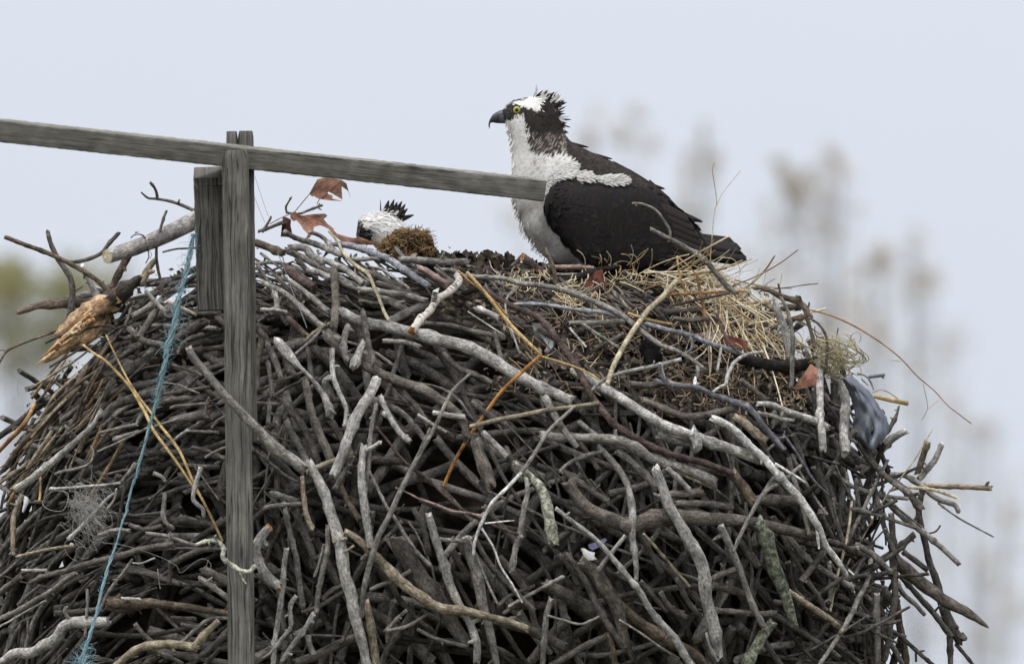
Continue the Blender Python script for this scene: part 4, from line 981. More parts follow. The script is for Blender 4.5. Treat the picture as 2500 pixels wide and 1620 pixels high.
# ---------------------------------------------------------------- far trees, out of focus
M_CROWN = plain_material('bare_crown', .9, .1, 3, .7, 1.3)
def tree(px0, ybase, clumps, col, leafcol, label, group, seed):
    """a tree whose limbs reach each clump (px, py, rx, ry, leaves) of its crown"""
    rg = random.Random(seed); y = ybase; k = (y + DIST) / DIST * MPP
    base = at(px0, 900, y); base.z = 0
    t = empty('background_tree', base); tag(t, label, 'tree', group)
    tr = MB(); cr = MB(); top = min(clumps, key=lambda c: c[1])
    tp_ = at(top[0], top[1], y)
    fork = base.lerp(Vector((tp_.x, y, tp_.z)), .45)
    tube(tr, [base, base.lerp(fork, .5) + Vector((rg.uniform(-.1, .1), 0, 0)), fork, fork.lerp(tp_, .6), tp_], [.035, .022, .008], col, sides=7, rg=rg, step=.25)
    for cx, cy, rx, ry, nl, sub in [(c_[0] + rg.gauss(0, c_[2] * .55), c_[1] + rg.gauss(0, c_[3] * .5), c_[2] * rg.uniform(.5, .85), c_[2] * rg.uniform(.5, .9), int(c_[4] * (.16 if seed > 6 else .27)), _r) for c_ in clumps for _r in range(4)]:
        yy = y + rg.uniform(-.8, .8); c = at(cx, cy, yy)
        st_ = fork.lerp(tp_, rg.uniform(0, .5)) if cy < 900 else base.lerp(fork, rg.uniform(.7, 1))
        if sub == 0: tube(tr, [st_, st_.lerp(c, .5) + Vector((0, 0, -.12)), c], [.009, .005, .002], col, sides=5, rg=rg, step=.2)
        for _ in range(nl):
            while True:
                v = Vector((rg.uniform(-1, 1), rg.uniform(-1, 1), rg.uniform(-1, 1)))
                if v.length < 1: break
            p = c + Vector((v.x * rx * k, v.y * rx * k, v.z * ry * k)); s = rg.uniform(.012, .028)
            a = Vector((rg.gauss(0, 1), rg.gauss(0, 1), rg.gauss(0, 1))).normalized(); bb = a.orthogonal().normalized()
            h = rg.uniform(.7, 1.3); cc = tuple(x * h for x in leafcol)
            cr.add([tuple(p - a * s), tuple(p + bb * s * .5), tuple(p + a * s), tuple(p - bb * s * .5)], [(0, 1, 2, 3)], cc)
        for _ in range(1):
            q = c + Vector((rg.uniform(-1, 1) * rx * k, rg.uniform(-1, 1) * rx * k, rg.uniform(-.6, 1.1) * ry * k))
            tube(tr, [c.lerp(st_, .15), q], [.003, .0015], col, sides=4, rg=rg, step=.2)
    tr.build('trunk', M_BARK, t); cr.build('crown', M_CROWN, t)
GR = (.39, .335, .25); TC = (.20, .185, .165)
BG = 'blurred trees behind the nest'
tree(1500, 66, [(1450, 330, 34, 70, 150), (1555, 360, 48, 55, 210), (1560, 470, 30, 60, 60), (1235, 560, 45, 45, 60), (1470, 480, 30, 70, 50)], TC, GR, "blurred bare tree top just over the osprey's back", BG, 1)
tree(1700, 70, [(1690, 430, 42, 60, 190), (1685, 540, 46, 70, 210), (1735, 370, 34, 60, 110), (1720, 300, 20, 40, 30), (1700, 640, 50, 60, 120)], TC, GR, 'blurred tree top behind the wispy grass stem', BG, 2)
tree(1960, 64, [(2005, 480, 60, 50, 360), (2050, 390, 32, 75, 150), (1960, 440, 40, 45, 120), (1905, 390, 32, 70, 140), (1890, 520, 36, 60, 100), (1995, 560, 40, 60, 110), (1900, 640, 55, 80, 160), (1985, 700, 50, 70, 150), (1830, 600, 50, 80, 90), (1850, 740, 60, 70, 90), (1930, 810, 60, 60, 110), (2060, 570, 50, 60, 90)], TC, GR, 'tallest of the blurred trees, dark at its middle, beyond the knuckled branch', BG, 3)
tree(2120, 68, [(2115, 640, 48, 55, 330), (2085, 760, 50, 60, 200), (2020, 800, 60, 70, 170), (2130, 800, 45, 60, 130), (2010, 930, 55, 60, 120)], TC, GR, 'blurred tree with a dark round crown below the tallest one', BG, 4)
tree(2240, 72, [(2235, 600, 28, 55, 80), (2250, 720, 45, 70, 170), (2285, 700, 36, 45, 90), (2265, 880, 55, 65, 200), (2190, 860, 40, 50, 90), (2160, 720, 60, 60, 110), (2180, 960, 60, 60, 110), (2300, 980, 60, 60, 90), (2330, 800, 50, 60, 70), (2100, 900, 60, 60, 90)], TC, GR, 'slender blurred tree standing over the arching vine', BG, 5)
tree(2390, 70, [(2375, 1040, 40, 40, 110), (2330, 1350, 60, 60, 130), (2400, 1420, 70, 60, 190), (2420, 1540, 70, 60, 200), (2290, 1530, 60, 70, 160), (2460, 1300, 50, 60, 100), (2240, 1250, 50, 60, 90), (2350, 1200, 60, 70, 90), (2200, 1380, 60, 60, 90), (2470, 1180, 60, 60, 90), (2440, 1090, 50, 50, 60), (2320, 1090, 60, 50, 90), (2480, 1470, 50, 60, 130)], TC, GR, 'low faint blurred tree beside the outer rim of the nest', BG, 6)
OL = (.22, .21, .10)
tree(60, 60, [(40, 690, 90, 60, 1500), (130, 700, 90, 70, 1700), (-30, 740, 90, 70, 1500), (210, 740, 80, 60, 1100), (110, 780, 100, 50, 1500), (270, 700, 60, 60, 500), (60, 830, 90, 60, 900)], TC, OL, 'blurred olive green bush crown behind the torn orange wood', BG, 7)
tree(-40, 75, [(20, 860, 90, 60, 900), (110, 850, 80, 60, 800), (-40, 930, 90, 70, 800), (60, 980, 80, 60, 500), (20, 1060, 80, 60, 300), (300, 640, 40, 50, 90), (330, 700, 60, 60, 160)], TC, (.25, .24, .19), 'pale grey blurred tree below the olive green crown', BG, 8)

# ---------------------------------------------------------------- birds
class Bird:
    """turns side-view coordinates (u right, v down, in one zoom tile) and a depth into world points"""
    def __init__(s, tile, y): s.t = tile; s.y = y; s.k = MPP / TILE[tile][2]
    def w(s, u, v, d=0.0):
        p = at(*tp(s.t, u, v), s.y); return p + Vector((0, -d * s.k, 0))
def inpoly(u, v, P):
    c = False; j = len(P) - 1
    for i in range(len(P)):
        if (P[i][1] > v) != (P[j][1] > v) and u < (P[j][0] - P[i][0]) * (v - P[i][1]) / (P[j][1] - P[i][1]) + P[i][0]: c = not c
        j = i
    return c
def loft(bird, secs, nr, ns, colf, expo=2.0, jit=0.0, rg=rng):
    """skin over sections (A, B, half-width, depth of centre); returns builder data plus the flow along the body"""
    S = crom([(a[0], a[1], b_[0], b_[1], w_, c) for a, b_, w_, c in secs], nr) if False else None
    arr = np.array([(a[0], a[1], b_[0], b_[1], w_, c) for a, b_, w_, c in secs], float)
    mid = (arr[:, :2] + arr[:, 2:4]) / 2
    dd = np.r_[0, np.cumsum(np.linalg.norm(np.diff(mid, axis=0), axis=1) + 15)]
    q = np.linspace(0, dd[-1], nr); G = np.zeros((nr, 6))
    m = np.gradient(arr, dd, axis=0)
    for i, s in enumerate(q):
        k = min(max(int(np.searchsorted(dd, s, side='right')) - 1, 0), len(dd) - 2); h = dd[k + 1] - dd[k]; t = (s - dd[k]) / h
        G[i] = (2*t**3-3*t*t+1)*arr[k] + (t**3-2*t*t+t)*h*m[k] + (-2*t**3+3*t*t)*arr[k+1] + (t**3-t*t)*h*m[k+1]
    V = np.zeros((nr, ns, 3)); UVc = np.zeros((nr, ns, 3))
    for i in range(nr):
        A, B = G[i, :2], G[i, 2:4]; c = (A + B) / 2; h = (A - B) / 2
        for k in range(ns):
            an = 2 * math.pi * k / ns; ca, sa = math.cos(an), math.sin(an)
            ca = math.copysign(abs(ca) ** (2 / expo), ca); sa = math.copysign(abs(sa) ** (2 / expo), sa)
            p = c + h * ca; UVc[i, k] = (p[0], p[1], G[i, 5] + max(G[i, 4], 1) * sa)
    return UVc
def skin(mb, bird, U, colf, rg, closed=True):
    nr, ns, _ = U.shape; vs, cols = [], []
    for i in range(nr):
        for k in range(ns):
            u, v, d = U[i, k]; vs.append(tuple(bird.w(u, v, d))); cols.append(colf(u, v, d, rg))
    fs = [(i * ns + k, (i + 1) * ns + k, (i + 1) * ns + (k + 1) % ns, i * ns + (k + 1) % ns) for i in range(nr - 1) for k in range(ns)]
    fs.append(tuple(range(ns))); fs.append(tuple(range((nr - 1) * ns, nr * ns))[::-1])
    mb.add(vs, fs, cols=cols, uvs=[(a[0], a[2]) for a in vs])
def feather(mb, p, d, n, L, W, col, lift=.12, droop=0.0, edge=1.08):
    """one small feather: p root, d along, n outward (world vectors)"""
    s = d.cross(n).normalized() * W / 2
    def q(t, k, h): return tuple(p + d * (L * t) + s * k + n * (h * L))
    mb.add([q(0, .3, 0), q(0, -.3, 0), q(.4, 1, lift * .5), q(.4, -1, lift * .5), q(.4, 0, lift * .62), q(.78, .72, lift * .9 - droop), q(.78, -.72, lift * .9 - droop), q(1, 0, lift - droop)],
           [(0, 1, 4), (0, 4, 2), (1, 3, 4), (2, 4, 7, 5), (4, 3, 6, 7)], cols=[col] * 4 + [tuple(x * .8 for x in col)] + [col] * 2 + [tuple(x * edge for x in col)])
def plume(mb, bird, U, colf, n, size, rg, region=None, lift=.12, edge=1.08, wd=.42):
    """feathers scattered over a skinned surface, lying along the flow"""
    nr, ns, _ = U.shape; done = 0; tries = 0
    while done < n and tries < n * 8:
        tries += 1
        i = rg.randrange(1, nr - 2); k = rg.randrange(ns)
        u, v, d = U[i, k]
        if region and not region(u, v, d): continue
        p = bird.w(*U[i, k]); f = bird.w(*U[i + 1, k]) - bird.w(*U[i - 1, k]); g = bird.w(*U[i, (k + 1) % ns]) - bird.w(*U[i, k - 1])
        if f.length < 1e-7 or g.length < 1e-7: continue
        f.normalize(); g.normalize(); nn = g.cross(f).normalized()
        cen = bird.w(*U[i].mean(axis=0))
        if nn.dot(p - cen) < 0: nn = -nn
        um, vm, dm = U[min(i + 3, nr - 1), k]; c = colf(um, vm, dm, rg); h = rg.uniform(.88, 1.12); c = tuple(min(x * h, .80) for x in c)
        L = size(u, v) * rg.uniform(.75, 1.25) * bird.k
        dirv = (f + g * rg.gauss(0, .22)).normalized()
        feather(mb, p - nn * .0008, dirv, nn, L, L * wd * rg.uniform(.8, 1.2), c, lift * rg.uniform(.5, 1.6), edge=edge); done += 1

def blade(mb, bird, base, tip, wid, dep, col, thick=3.0, curve=0.0, tipcol=None, rnd=.75):
    """one long flight feather seen from the side, a thin solid leaf with a ridge"""
    b0, t0 = np.array(base, float), np.array(tip, float); ax = t0 - b0; L = np.linalg.norm(ax); ax /= L; nn = np.array((-ax[1], ax[0]))
    n = 12; d0, d1 = dep if isinstance(dep, tuple) else (dep, dep)
    vs, cols = [], []
    for i in range(n):
        t = i / (n - 1); wv = wid / 2 * (min(1, .45 + t * 2.2) if rnd > .4 else max(.03, (1 - t) ** .62)) * (1 if t < rnd or rnd <= .4 else math.sqrt(max(0, 1 - ((t - rnd) / (1 - rnd)) ** 2)) * .97 + .03)
        c = b0 + ax * L * t + nn * curve * math.sin(math.pi * t); d = d0 + (d1 - d0) * t
        for s_, k_ in ((-1, 0), (0, 1), (1, 0), (0, -1)):
            q = c + nn * wv * s_; vs.append(tuple(bird.w(q[0], q[1], d + k_ * thick))); cols.append(col if k_ >= 0 or True else col)
    fs = [(i * 4 + k, i * 4 + (k + 1) % 4, (i + 1) * 4 + (k + 1) % 4, (i + 1) * 4 + k) for i in range(n - 1) for k in range(4)] + [(3, 2, 1, 0), tuple(range((n - 1) * 4, n * 4))]
    mb.add(vs, fs, cols=cols)

OSP = Bird('A', -.10)
DARK, BROWN, WHITE, BUFF = (.020, .0175, .017), (.034, .028, .025), (.70, .69, .67), (.50, .47, .43)
W1 = [(240, 300), (285, 290), (330, 262), (385, 258), (418, 320), (408, 372), (436, 400), (408, 455), (445, 478), (447, 535), (505, 562), (560, 540), (605, 575), (650, 548), (740, 562), (760, 610), (800, 630), (780, 690),
      (770, 740), (700, 760), (610, 800), (570, 860), (600, 1080), (690, 1180), (830, 1350), (1000, 1360), (1140, 1400), (1050, 1450), (600, 1430), (380, 1200), (250, 900), (250, 600), (240, 450)]
CROWN = [(318, 166), (330, 152), (375, 142), (430, 108), (520, 85), (600, 95), (592, 130), (545, 178), (522, 225), (496, 244), (462, 222), (440, 205), (395, 196), (372, 176), (345, 172)]
def osp_col(u, v, d, rg):
    if u < 268 and v < 205: return (.40, .38, .34) if rg.random() < .55 else (.08, .075, .07)
    if u < 322 and 178 < v < 292: return (.07, .068, .07) if rg.random() < .2 else (.022, .02, .02)
    j = 9 + (6 if v < 320 else 12); uu, vv = u + rg.gauss(0, j * .55), v + rg.gauss(0, j * .55)
    if inpoly(uu, vv, CROWN): return tuple(x * rg.uniform(.94, 1.06) for x in WHITE)
    if inpoly(uu, vv, W1):
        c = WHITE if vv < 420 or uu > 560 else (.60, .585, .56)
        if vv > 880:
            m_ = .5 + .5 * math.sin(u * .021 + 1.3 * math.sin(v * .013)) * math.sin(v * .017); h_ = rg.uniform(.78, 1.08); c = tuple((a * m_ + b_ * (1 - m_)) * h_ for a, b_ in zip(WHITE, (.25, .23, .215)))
        elif vv > 560 and uu > 440 and rg.random() < .10: c = (.33, .31, .29)
        elif rg.random() < .16: c = (.55, .53, .51)
        return c
    if u < 322 and v < 296: return (.07, .068, .07) if rg.random() < .25 else (.022, .02, .02)
    if u < 400 and v < 175:                      # streaked forehead
        return (.50, .48, .45) if rg.random() < .55 else (.06, .055, .05)
    if 395 < v < 545 and 440 < u < 720:                        # mottled side of the neck
        q = rg.random(); return (.30, .27, .24) if q < .20 else (.10, .082, .07) if q < .55 else BROWN
    if 195 < u < 270 and v < 215: return (.20, .19, .17) if rg.random() < .4 else (.04, .036, .034)
    if u > 600 and v < 260 and rg.random() < .14: return (.55, .53, .50)
    q = rg.random()
    return (.055, .043, .036) if q < .22 and v > 420 else BROWN if q < .65 else DARK
BODY = [((236, 212), (252, 298), 34, 0), ((262, 180), (262, 318), 62, 0), ((300, 150), (276, 352), 84, 0), ((370, 130), (297, 396), 100, 0), ((470, 112), (307, 445), 114, 0), ((570, 118), (310, 500), 122, 0), ((640, 180), (308, 548), 124, 0),
        ((672, 275), (305, 600), 124, 0), ((698, 365), (302, 660), 130, 0), ((745, 440), (299, 725), 142, 0), ((860, 505), (298, 800), 158, 0), ((1000, 570), (306, 885), 172, 0), ((1120, 628), (336, 990), 184, 0),
        ((1250, 695), (386, 1105), 190, 0), ((1370, 775), (458, 1215), 190, 0), ((1460, 855), (545, 1310), 186, 0), ((1530, 940), (665, 1370), 176, 0), ((1600, 1010), (820, 1405), 160, 0), ((1680, 1085), (1050, 1420), 138, 0),
        ((1740, 1140), (1300, 1420), 112, 0), ((1800, 1190), (1500, 1400), 84, 0), ((1835, 1235), (1700, 1365), 50, 0)]
rgb = random.Random(77)
osp = empty('osprey', OSP.w(1000, 1420)); tag(osp, 'adult osprey standing on the nest in profile, dark wings and white breast', 'osprey')
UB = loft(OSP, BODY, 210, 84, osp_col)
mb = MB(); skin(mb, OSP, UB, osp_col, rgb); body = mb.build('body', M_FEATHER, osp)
mb = MB()
head = lambda u, v, d: v < 400 and u < 720
def fsz(u, v): return 34 if (v < 330 and u < 480) else 52 if v < 480 else 46 if v < 780 else 60
plume(mb, OSP, UB, osp_col, 3600, fsz, rgb, lambda u, v, d: v < 640 and d > -60 and u > (335 if v < 300 else 285), lift=.045, wd=.20)
plume(mb, OSP, UB, osp_col, 3000, fsz, rgb, lambda u, v, d: v >= 560 and u < 1900, lift=.06, wd=.17)
plume(mb, OSP, UB, osp_col, 900, fsz, rgb, lambda u, v, d: v < 620 and d <= -60 and u > 335, lift=.07, wd=.18)
# raised crest and ragged nape
for k in range(170):
    t = rgb.random(); pu, pv = np.interp(t, [0, .2, .45, .75, 1], [500, 590, 640, 672, 700]), np.interp(t, [0, .2, .45, .75, 1], [112, 122, 185, 285, 375])
    pu -= rgb.uniform(0, 70); pv += rgb.uniform(0, 30); an = np.interp(t, [0, .3, .6, 1], [-20, -34, -12, 22]) + rgb.gauss(0, 21)
    L = rgb.uniform(22, 108) * (1.15 if t < .4 else .9) * OSP.k; d_ = Vector((math.cos(R(an)), rgb.gauss(0, .2), -math.sin(R(an)))).normalized()
    c = (.62, .60, .57) if rgb.random() < (.35 if t < .2 else .14) else DARK if rgb.random() < .6 else BROWN
    dep = rgb.gauss(0, 42); feather(mb, OSP.w(pu, pv, dep), d_, Vector((0, -1, 0)), L, L * .15, c, .05)
# forehead bristles, chin beard
for k in range(60):
    u, v = rgb.uniform(255, 400), 0; v = np.interp(u, [255, 300, 400], [182, 152, 125]) + rgb.uniform(-2, 14)
    d_ = Vector((1, rgb.gauss(0, .25), rgb.uniform(.05, .55))).normalized(); L = rgb.uniform(30, 55) * OSP.k
    feather(mb, OSP.w(u, v, rgb.gauss(0, 26)), d_, Vector((0, -1, 0)), L, L * .22, (.055, .05, .046) if rgb.random() < .42 else (.52, .50, .47), .05)
for k in range(220):
    t = rgb.random(); u, v = np.interp(t, [0, .12, .3, .5, .7, .85, 1], [262, 290, 308, 302, 310, 390, 560]), np.interp(t, [0, .12, .3, .5, .7, .85, 1], [312, 380, 500, 720, 900, 1120, 1335])
    d_ = Vector((-.35 + rgb.gauss(0, .2), rgb.gauss(0, .2), -1)).normalized(); L = rgb.uniform(30, 62) * OSP.k
    feather(mb, OSP.w(u + rgb.uniform(2, 26), v, rgb.gauss(0, 45)), d_, Vector((-.6, -.8, 0)), L, L * .25, (.66, .65, .63) if rgb.random() < .8 else (.42, .40, .38), .06)
# ragged tips along the back
for base, tip, wd, dep in (((790, 462), (886, 492), 34, 40), ((800, 490), (882, 524), 38, 60), ((960, 548), (1064, 580), 40, 30), ((970, 565), (1062, 602), 36, 60), ((1330, 758), (1462, 806), 46, 60), ((1360, 790), (1500, 880), 70, 80),
                           ((1400, 810), (1541, 932), 74, 60), ((1560, 980), (1746, 1054), 70, 70), ((1600, 1040), (1722, 1092), 60, 90), ((1480, 900), (1600, 1000), 90, 80), ((1130, 640), (1260, 706), 60, 60), ((1240, 700), (1360, 770), 60, 70)):
    base = (base[0] - .5 * (tip[0] - base[0]) - 8, base[1] - .5 * (tip[1] - base[1]) + 20); blade(mb, OSP, base, tip, wd * 1.1, dep * .7, (.036, .029, .025), rnd=.3, thick=1.5)
    blade(mb, OSP, base, tip, wd * .9, -dep, (.034, .028, .024), rnd=.3, thick=1.5)
for base, tip in (((1690, 1090), (1722, 1104)),): blade(mb, OSP, base, tip, 20, 95, (.5, .48, .46), rnd=.4)
mb.build('plumage', M_FEATHER, osp)
# near wing and far wing
WING = [((604, 792), (553, 905), 30, 198), ((640, 768), (553, 985), 56, 226), ((700, 752), (580, 1068), 74, 246), ((800, 752), (650, 1160), 84, 258), ((950, 772), (742, 1262), 88, 264), ((1100, 772), (835, 1352), 88, 262), ((1250, 778), (985, 1395), 84, 254),
        ((1380, 835), (1150, 1425), 78, 241), ((1480, 912), (1320, 1440), 68, 222), ((1600, 1005), (1480, 1440), 56, 198), ((1690, 1105), (1620, 1420), 42, 174), ((1760, 1200), (1720, 1398), 28, 148), ((1798, 1285), (1785, 1372), 12, 131)]
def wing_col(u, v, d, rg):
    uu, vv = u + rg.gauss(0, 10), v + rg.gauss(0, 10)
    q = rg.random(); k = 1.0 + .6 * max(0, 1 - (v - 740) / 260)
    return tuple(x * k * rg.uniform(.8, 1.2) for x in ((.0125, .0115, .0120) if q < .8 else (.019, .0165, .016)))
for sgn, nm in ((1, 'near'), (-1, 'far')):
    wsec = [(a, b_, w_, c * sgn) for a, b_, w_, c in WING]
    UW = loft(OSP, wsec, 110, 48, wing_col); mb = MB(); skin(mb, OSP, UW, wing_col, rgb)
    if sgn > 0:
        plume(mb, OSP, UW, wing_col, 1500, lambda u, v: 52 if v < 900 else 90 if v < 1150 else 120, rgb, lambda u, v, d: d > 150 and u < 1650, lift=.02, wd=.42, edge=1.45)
    for k in range(9):                      # flight feathers folded along the lower back edge
        t = k / 8
        bs = (np.interp(t, [0, 1], [1180, 1330]), np.interp(t, [0, 1], [860, 1330])); tp2 = (np.interp(t, [0, .5, 1], [1640, 1790, 1700]), np.interp(t, [0, .5, 1], [1075, 1310, 1420]))
        g = rgb.uniform(.85, 1.35); blade(mb, OSP, bs, (tp2[0] + 5, tp2[1]), 102, (sgn * (291 - 3 * k), sgn * (241 - 4 * k)), (.048, .040, .036), thick=3); blade(mb, OSP, bs, tp2, 92, (sgn * (296 - 3 * k), sgn * (246 - 4 * k)), (.021 * g, .0175 * g, .0165 * g), thick=5)
    wg = mb.build('wing', M_FEATHER, osp)
# white shoulder tufts over the wing's upper edge
mb = MB()
TA = [(556, 860), (566, 800), (620, 762), (700, 738), (770, 728), (800, 640), (770, 610), (700, 630), (610, 690), (560, 770)]
TB = [(938, 738), (1000, 724), (1120, 718), (1182, 752), (1155, 780), (1080, 790), (1000, 784), (960, 768)]
TC_ = [(795, 708), (840, 697), (882, 690), (897, 725), (950, 735), (940, 752), (868, 762), (815, 768)]
done = 0
while done < 1500:
    PT, bx = (TA, (556, 800, 610, 860)) if done % 5 < 2 else (TB, (930, 1184, 715, 792)) if done % 5 < 4 else (TC_, (795, 950, 690, 768))
    u, v = rgb.uniform(bx[0], bx[1]), rgb.uniform(bx[2], bx[3])
    if not inpoly(u, v, PT): continue
    done += 1; d_ = Vector((1, rgb.gauss(0, .1), rgb.gauss(-.10, .28))).normalized(); L = rgb.uniform(34, 60) * OSP.k
    dep = 30 + np.interp(u, [560, 700, 900, 1170], [206, 268, 290, 275]) - max(0, (740 - v)) * .55
    feather(mb, OSP.w(u - 14, v, dep + rgb.uniform(-8, 8)), d_, Vector((0, -1, .25)).normalized(), L, L * .17, tuple(x * rgb.uniform(.92, 1.0) for x in WHITE) if rgb.random() < .95 else (.24, .22, .20), .03)
mb.build('shoulder_tufts', M_FEATHER, osp)
# tail
mb = MB()
for base, tip, wd, dep, g in (((1560, 1160), (1985, 1210), 78, 0, 1.3), ((1560, 1180), (2036, 1258), 84, 30, 1.5), ((1560, 1200), (2042, 1290), 84, 55, 1.25), ((1560, 1240), (2076, 1322), 82, 20, 1.15), ((1560, 1270), (2082, 1346), 74, 75, 1.0), ((1540, 1290), (2040, 1352), 60, -40, .9), ((1560, 1200), (2020, 1250), 80, -50, 1.0)):
    blade(mb, OSP, base, tip, wd, dep, (.020 * g, .018 * g, .019 * g), thick=5, rnd=.84)
mb.build('tail', M_FEATHER, osp)
# beak, in the closer tile
OK_ = Bird('K', -.10)
BK = [((540, 410), (600, 634), 60, 0), ((450, 425), (520, 628), 62, 0), ((410, 442), (478, 626), 58, 0), ((372, 462), (428, 624), 50, 0), ((330, 492), (372, 620), 42, 0), ((295, 540), (318, 612), 32, 0), ((270, 596), (292, 622), 20, 0), ((262, 645), (285, 650), 10, 0), ((268, 688), (282, 686), 5, 0), ((276, 706), (279, 705), 1.5, 0)]
def bk(u, v, d, rg): return (.075, .078, .092) if (u > 430 and v > 500) else (.026, .026, .031)
mb = MB(); UK = loft(OK_, BK, 60, 28, bk); skin(mb, OK_, UK, bk, rgb); beak = mb.build('beak', M_HORN, osp)
def disc_dome(mb, bird, u, v, r, dep, dome, col, n=28, rings=5, sgn=1):
    vs = []; cols = []
    for j in range(rings + 1):
        a = R(90) * j / rings
        for k in range(n): an = 2 * math.pi * k / n; vs.append(tuple(bird.w(u + r * math.sin(a) * math.cos(an), v + r * math.sin(a) * math.sin(an), dep + sgn * dome * math.cos(a)))); cols.append(col)
    mb.add(vs, [(j * n + k, j * n + (k + 1) % n, (j + 1) * n + (k + 1) % n, (j + 1) * n + k) for j in range(rings) for k in range(n)], cols=cols)
hw = 92 * 2.0                     # the head's half-width at the eye, in this tile's units
for sgn in (1, -1):
    mb = MB(); disc_dome(mb, OK_, 690, 438, 74, sgn * (hw - 12), 26, (.012, .011, .011), sgn=sgn); ring = mb.build('eyelid', M_FEATHER, osp)
    mb = MB(); disc_dome(mb, OK_, 690, 438, 56, sgn * (hw + 6), 24, (.40, .35, .045), sgn=sgn); eye = mb.build('eye', M_EYE, osp)
    mb = MB(); disc_dome(mb, OK_, 688, 437, 29, sgn * (hw + 24), 11, (.004, .004, .004), sgn=sgn); mb.build('pupil', M_EYE, eye)
# legs and toes under the belly
for sgn in (1, -1):
    mb = MB(); c = (.30, .31, .30)
    a, b2, f = OSP.w(1010, 1330, 70 * sgn), OSP.w(1000, 1440, 72 * sgn), OSP.w(985, 1500, 72 * sgn)
    tube(mb, [a, b2, f], [.018, .010, .008], c, sides=10, rough=.03, rg=rgb)
    for du, dd in ((-75, 0), (-60, 45), (-60, -45), (60, 0)): tube(mb, [f, OSP.w(985 + du * .6, 1496, 72 * sgn + dd * .6), OSP.w(985 + du, 1520, 72 * sgn + dd)], [.007, .005, .0015], c, sides=7, rough=.04, rg=rgb)
    mb.build('leg', M_HORN, osp)

# the second osprey, sunk in the nest
OS2 = Bird('X', .07)
DK2 = [(240, 560), (300, 560), (350, 640), (385, 720), (440, 775), (490, 765), (540, 815), (530, 960), (520, 1000), (440, 1000), (200, 1000), (200, 780)]
def o2(u, v, d, rg):
    uu, vv = u + rg.gauss(0, 22), v + rg.gauss(0, 22)
    if u > 1350: return BROWN
    if 770 < uu < 1090 and vv < np.interp(uu, [770, 900, 1000, 1090], [475, 500, 540, 640]): return DARK
    if inpoly(uu, vv, DK2): return (.26, .25, .23) if rg.random() < .22 else (.055, .05, .045) if rg.random() < .5 else DARK
    return tuple(x * rg.uniform(.97, 1.04) for x in (.80, .79, .775))
B2 = [((262, 610), (225, 890), 60, 0), ((330, 535), (245, 930), 150, 0), ((450, 482), (300, 970), 215, 0), ((600, 445), (480, 1010), 250, 0), ((760, 440), (600, 1090), 260, 0), ((920, 470), (700, 1210), 262, 0), ((1040, 555), (850, 1310), 262, 0), ((1150, 700), (1000, 1400), 300, 0),
      ((1300, 900), (1150, 1520), 340, 0), ((1680, 1150), (1400, 1750), 400, 0), ((2300, 1480), (2000, 1950), 320, 0), ((2900, 1760), (2800, 1850), 60, 0)]
osp2 = empty('osprey', OS2.w(1200, 1500)); tag(osp2, 'second osprey sunk low behind the rim, only its white crown and fanned dark crest showing', 'osprey')
U2 = loft(OS2, B2, 120, 60, o2); mb = MB(); skin(mb, OS2, U2, o2, rgb); mb.build('body', M_FEATHER, osp2)
mb = MB(); plume(mb, OS2, U2, o2, 2200, lambda u, v: 120, rgb, lambda u, v, d: u < 1400, lift=.20, wd=.16); mb.build('plumage', M_FEATHER, osp2)
mb = MB()
SP2 = [((690, 430), (683, 205), 34, 0), ((775, 450), (845, 222), 84, 30), ((800, 450), (820, 290), 80, -40), ((850, 460), (945, 200), 80, 0), ((880, 470), (925, 270), 90, 40), ((910, 475), (1003, 246), 80, -30), ((950, 490), (1095, 236), 84, 10), ((960, 500), (1040, 300), 90, 50), ((1000, 520), (1158, 286), 84, -20),
       ((1030, 545), (1200, 378), 84, 20), ((1040, 560), (1150, 450), 90, -40), ((1050, 585), (1322, 494), 84, 0), ((1020, 540), (1130, 380), 90, 60), ((1060, 600), (1180, 560), 60, 30), ((800, 455), (870, 330), 100, 0), ((900, 480), (980, 350), 110, -10)]
for bs, tp2, wd, dep in SP2: blade(mb, OS2, (bs[0] - .25 * (tp2[0] - bs[0]), bs[1] - .25 * (tp2[1] - bs[1])), tp2, wd * (1.7 if wd > 40 else 1), dep * 2, (.024, .022, .021), thick=8, rnd=.35)
for k in range(40):
    u = rgb.uniform(700, 1080); v = np.interp(u, [700, 900, 1080], [440, 470, 590]); d_ = Vector((rgb.uniform(.1, .9), rgb.gauss(0, .2), rgb.uniform(.2, 1))).normalized(); L = rgb.uniform(70, 130) * OS2.k
    feather(mb, OS2.w(u, v, rgb.gauss(0, 90)), d_, Vector((0, -1, 0)), L, L * .3, (.74, .73, .71), .05)
mb.build('crest', M_FEATHER, osp2)
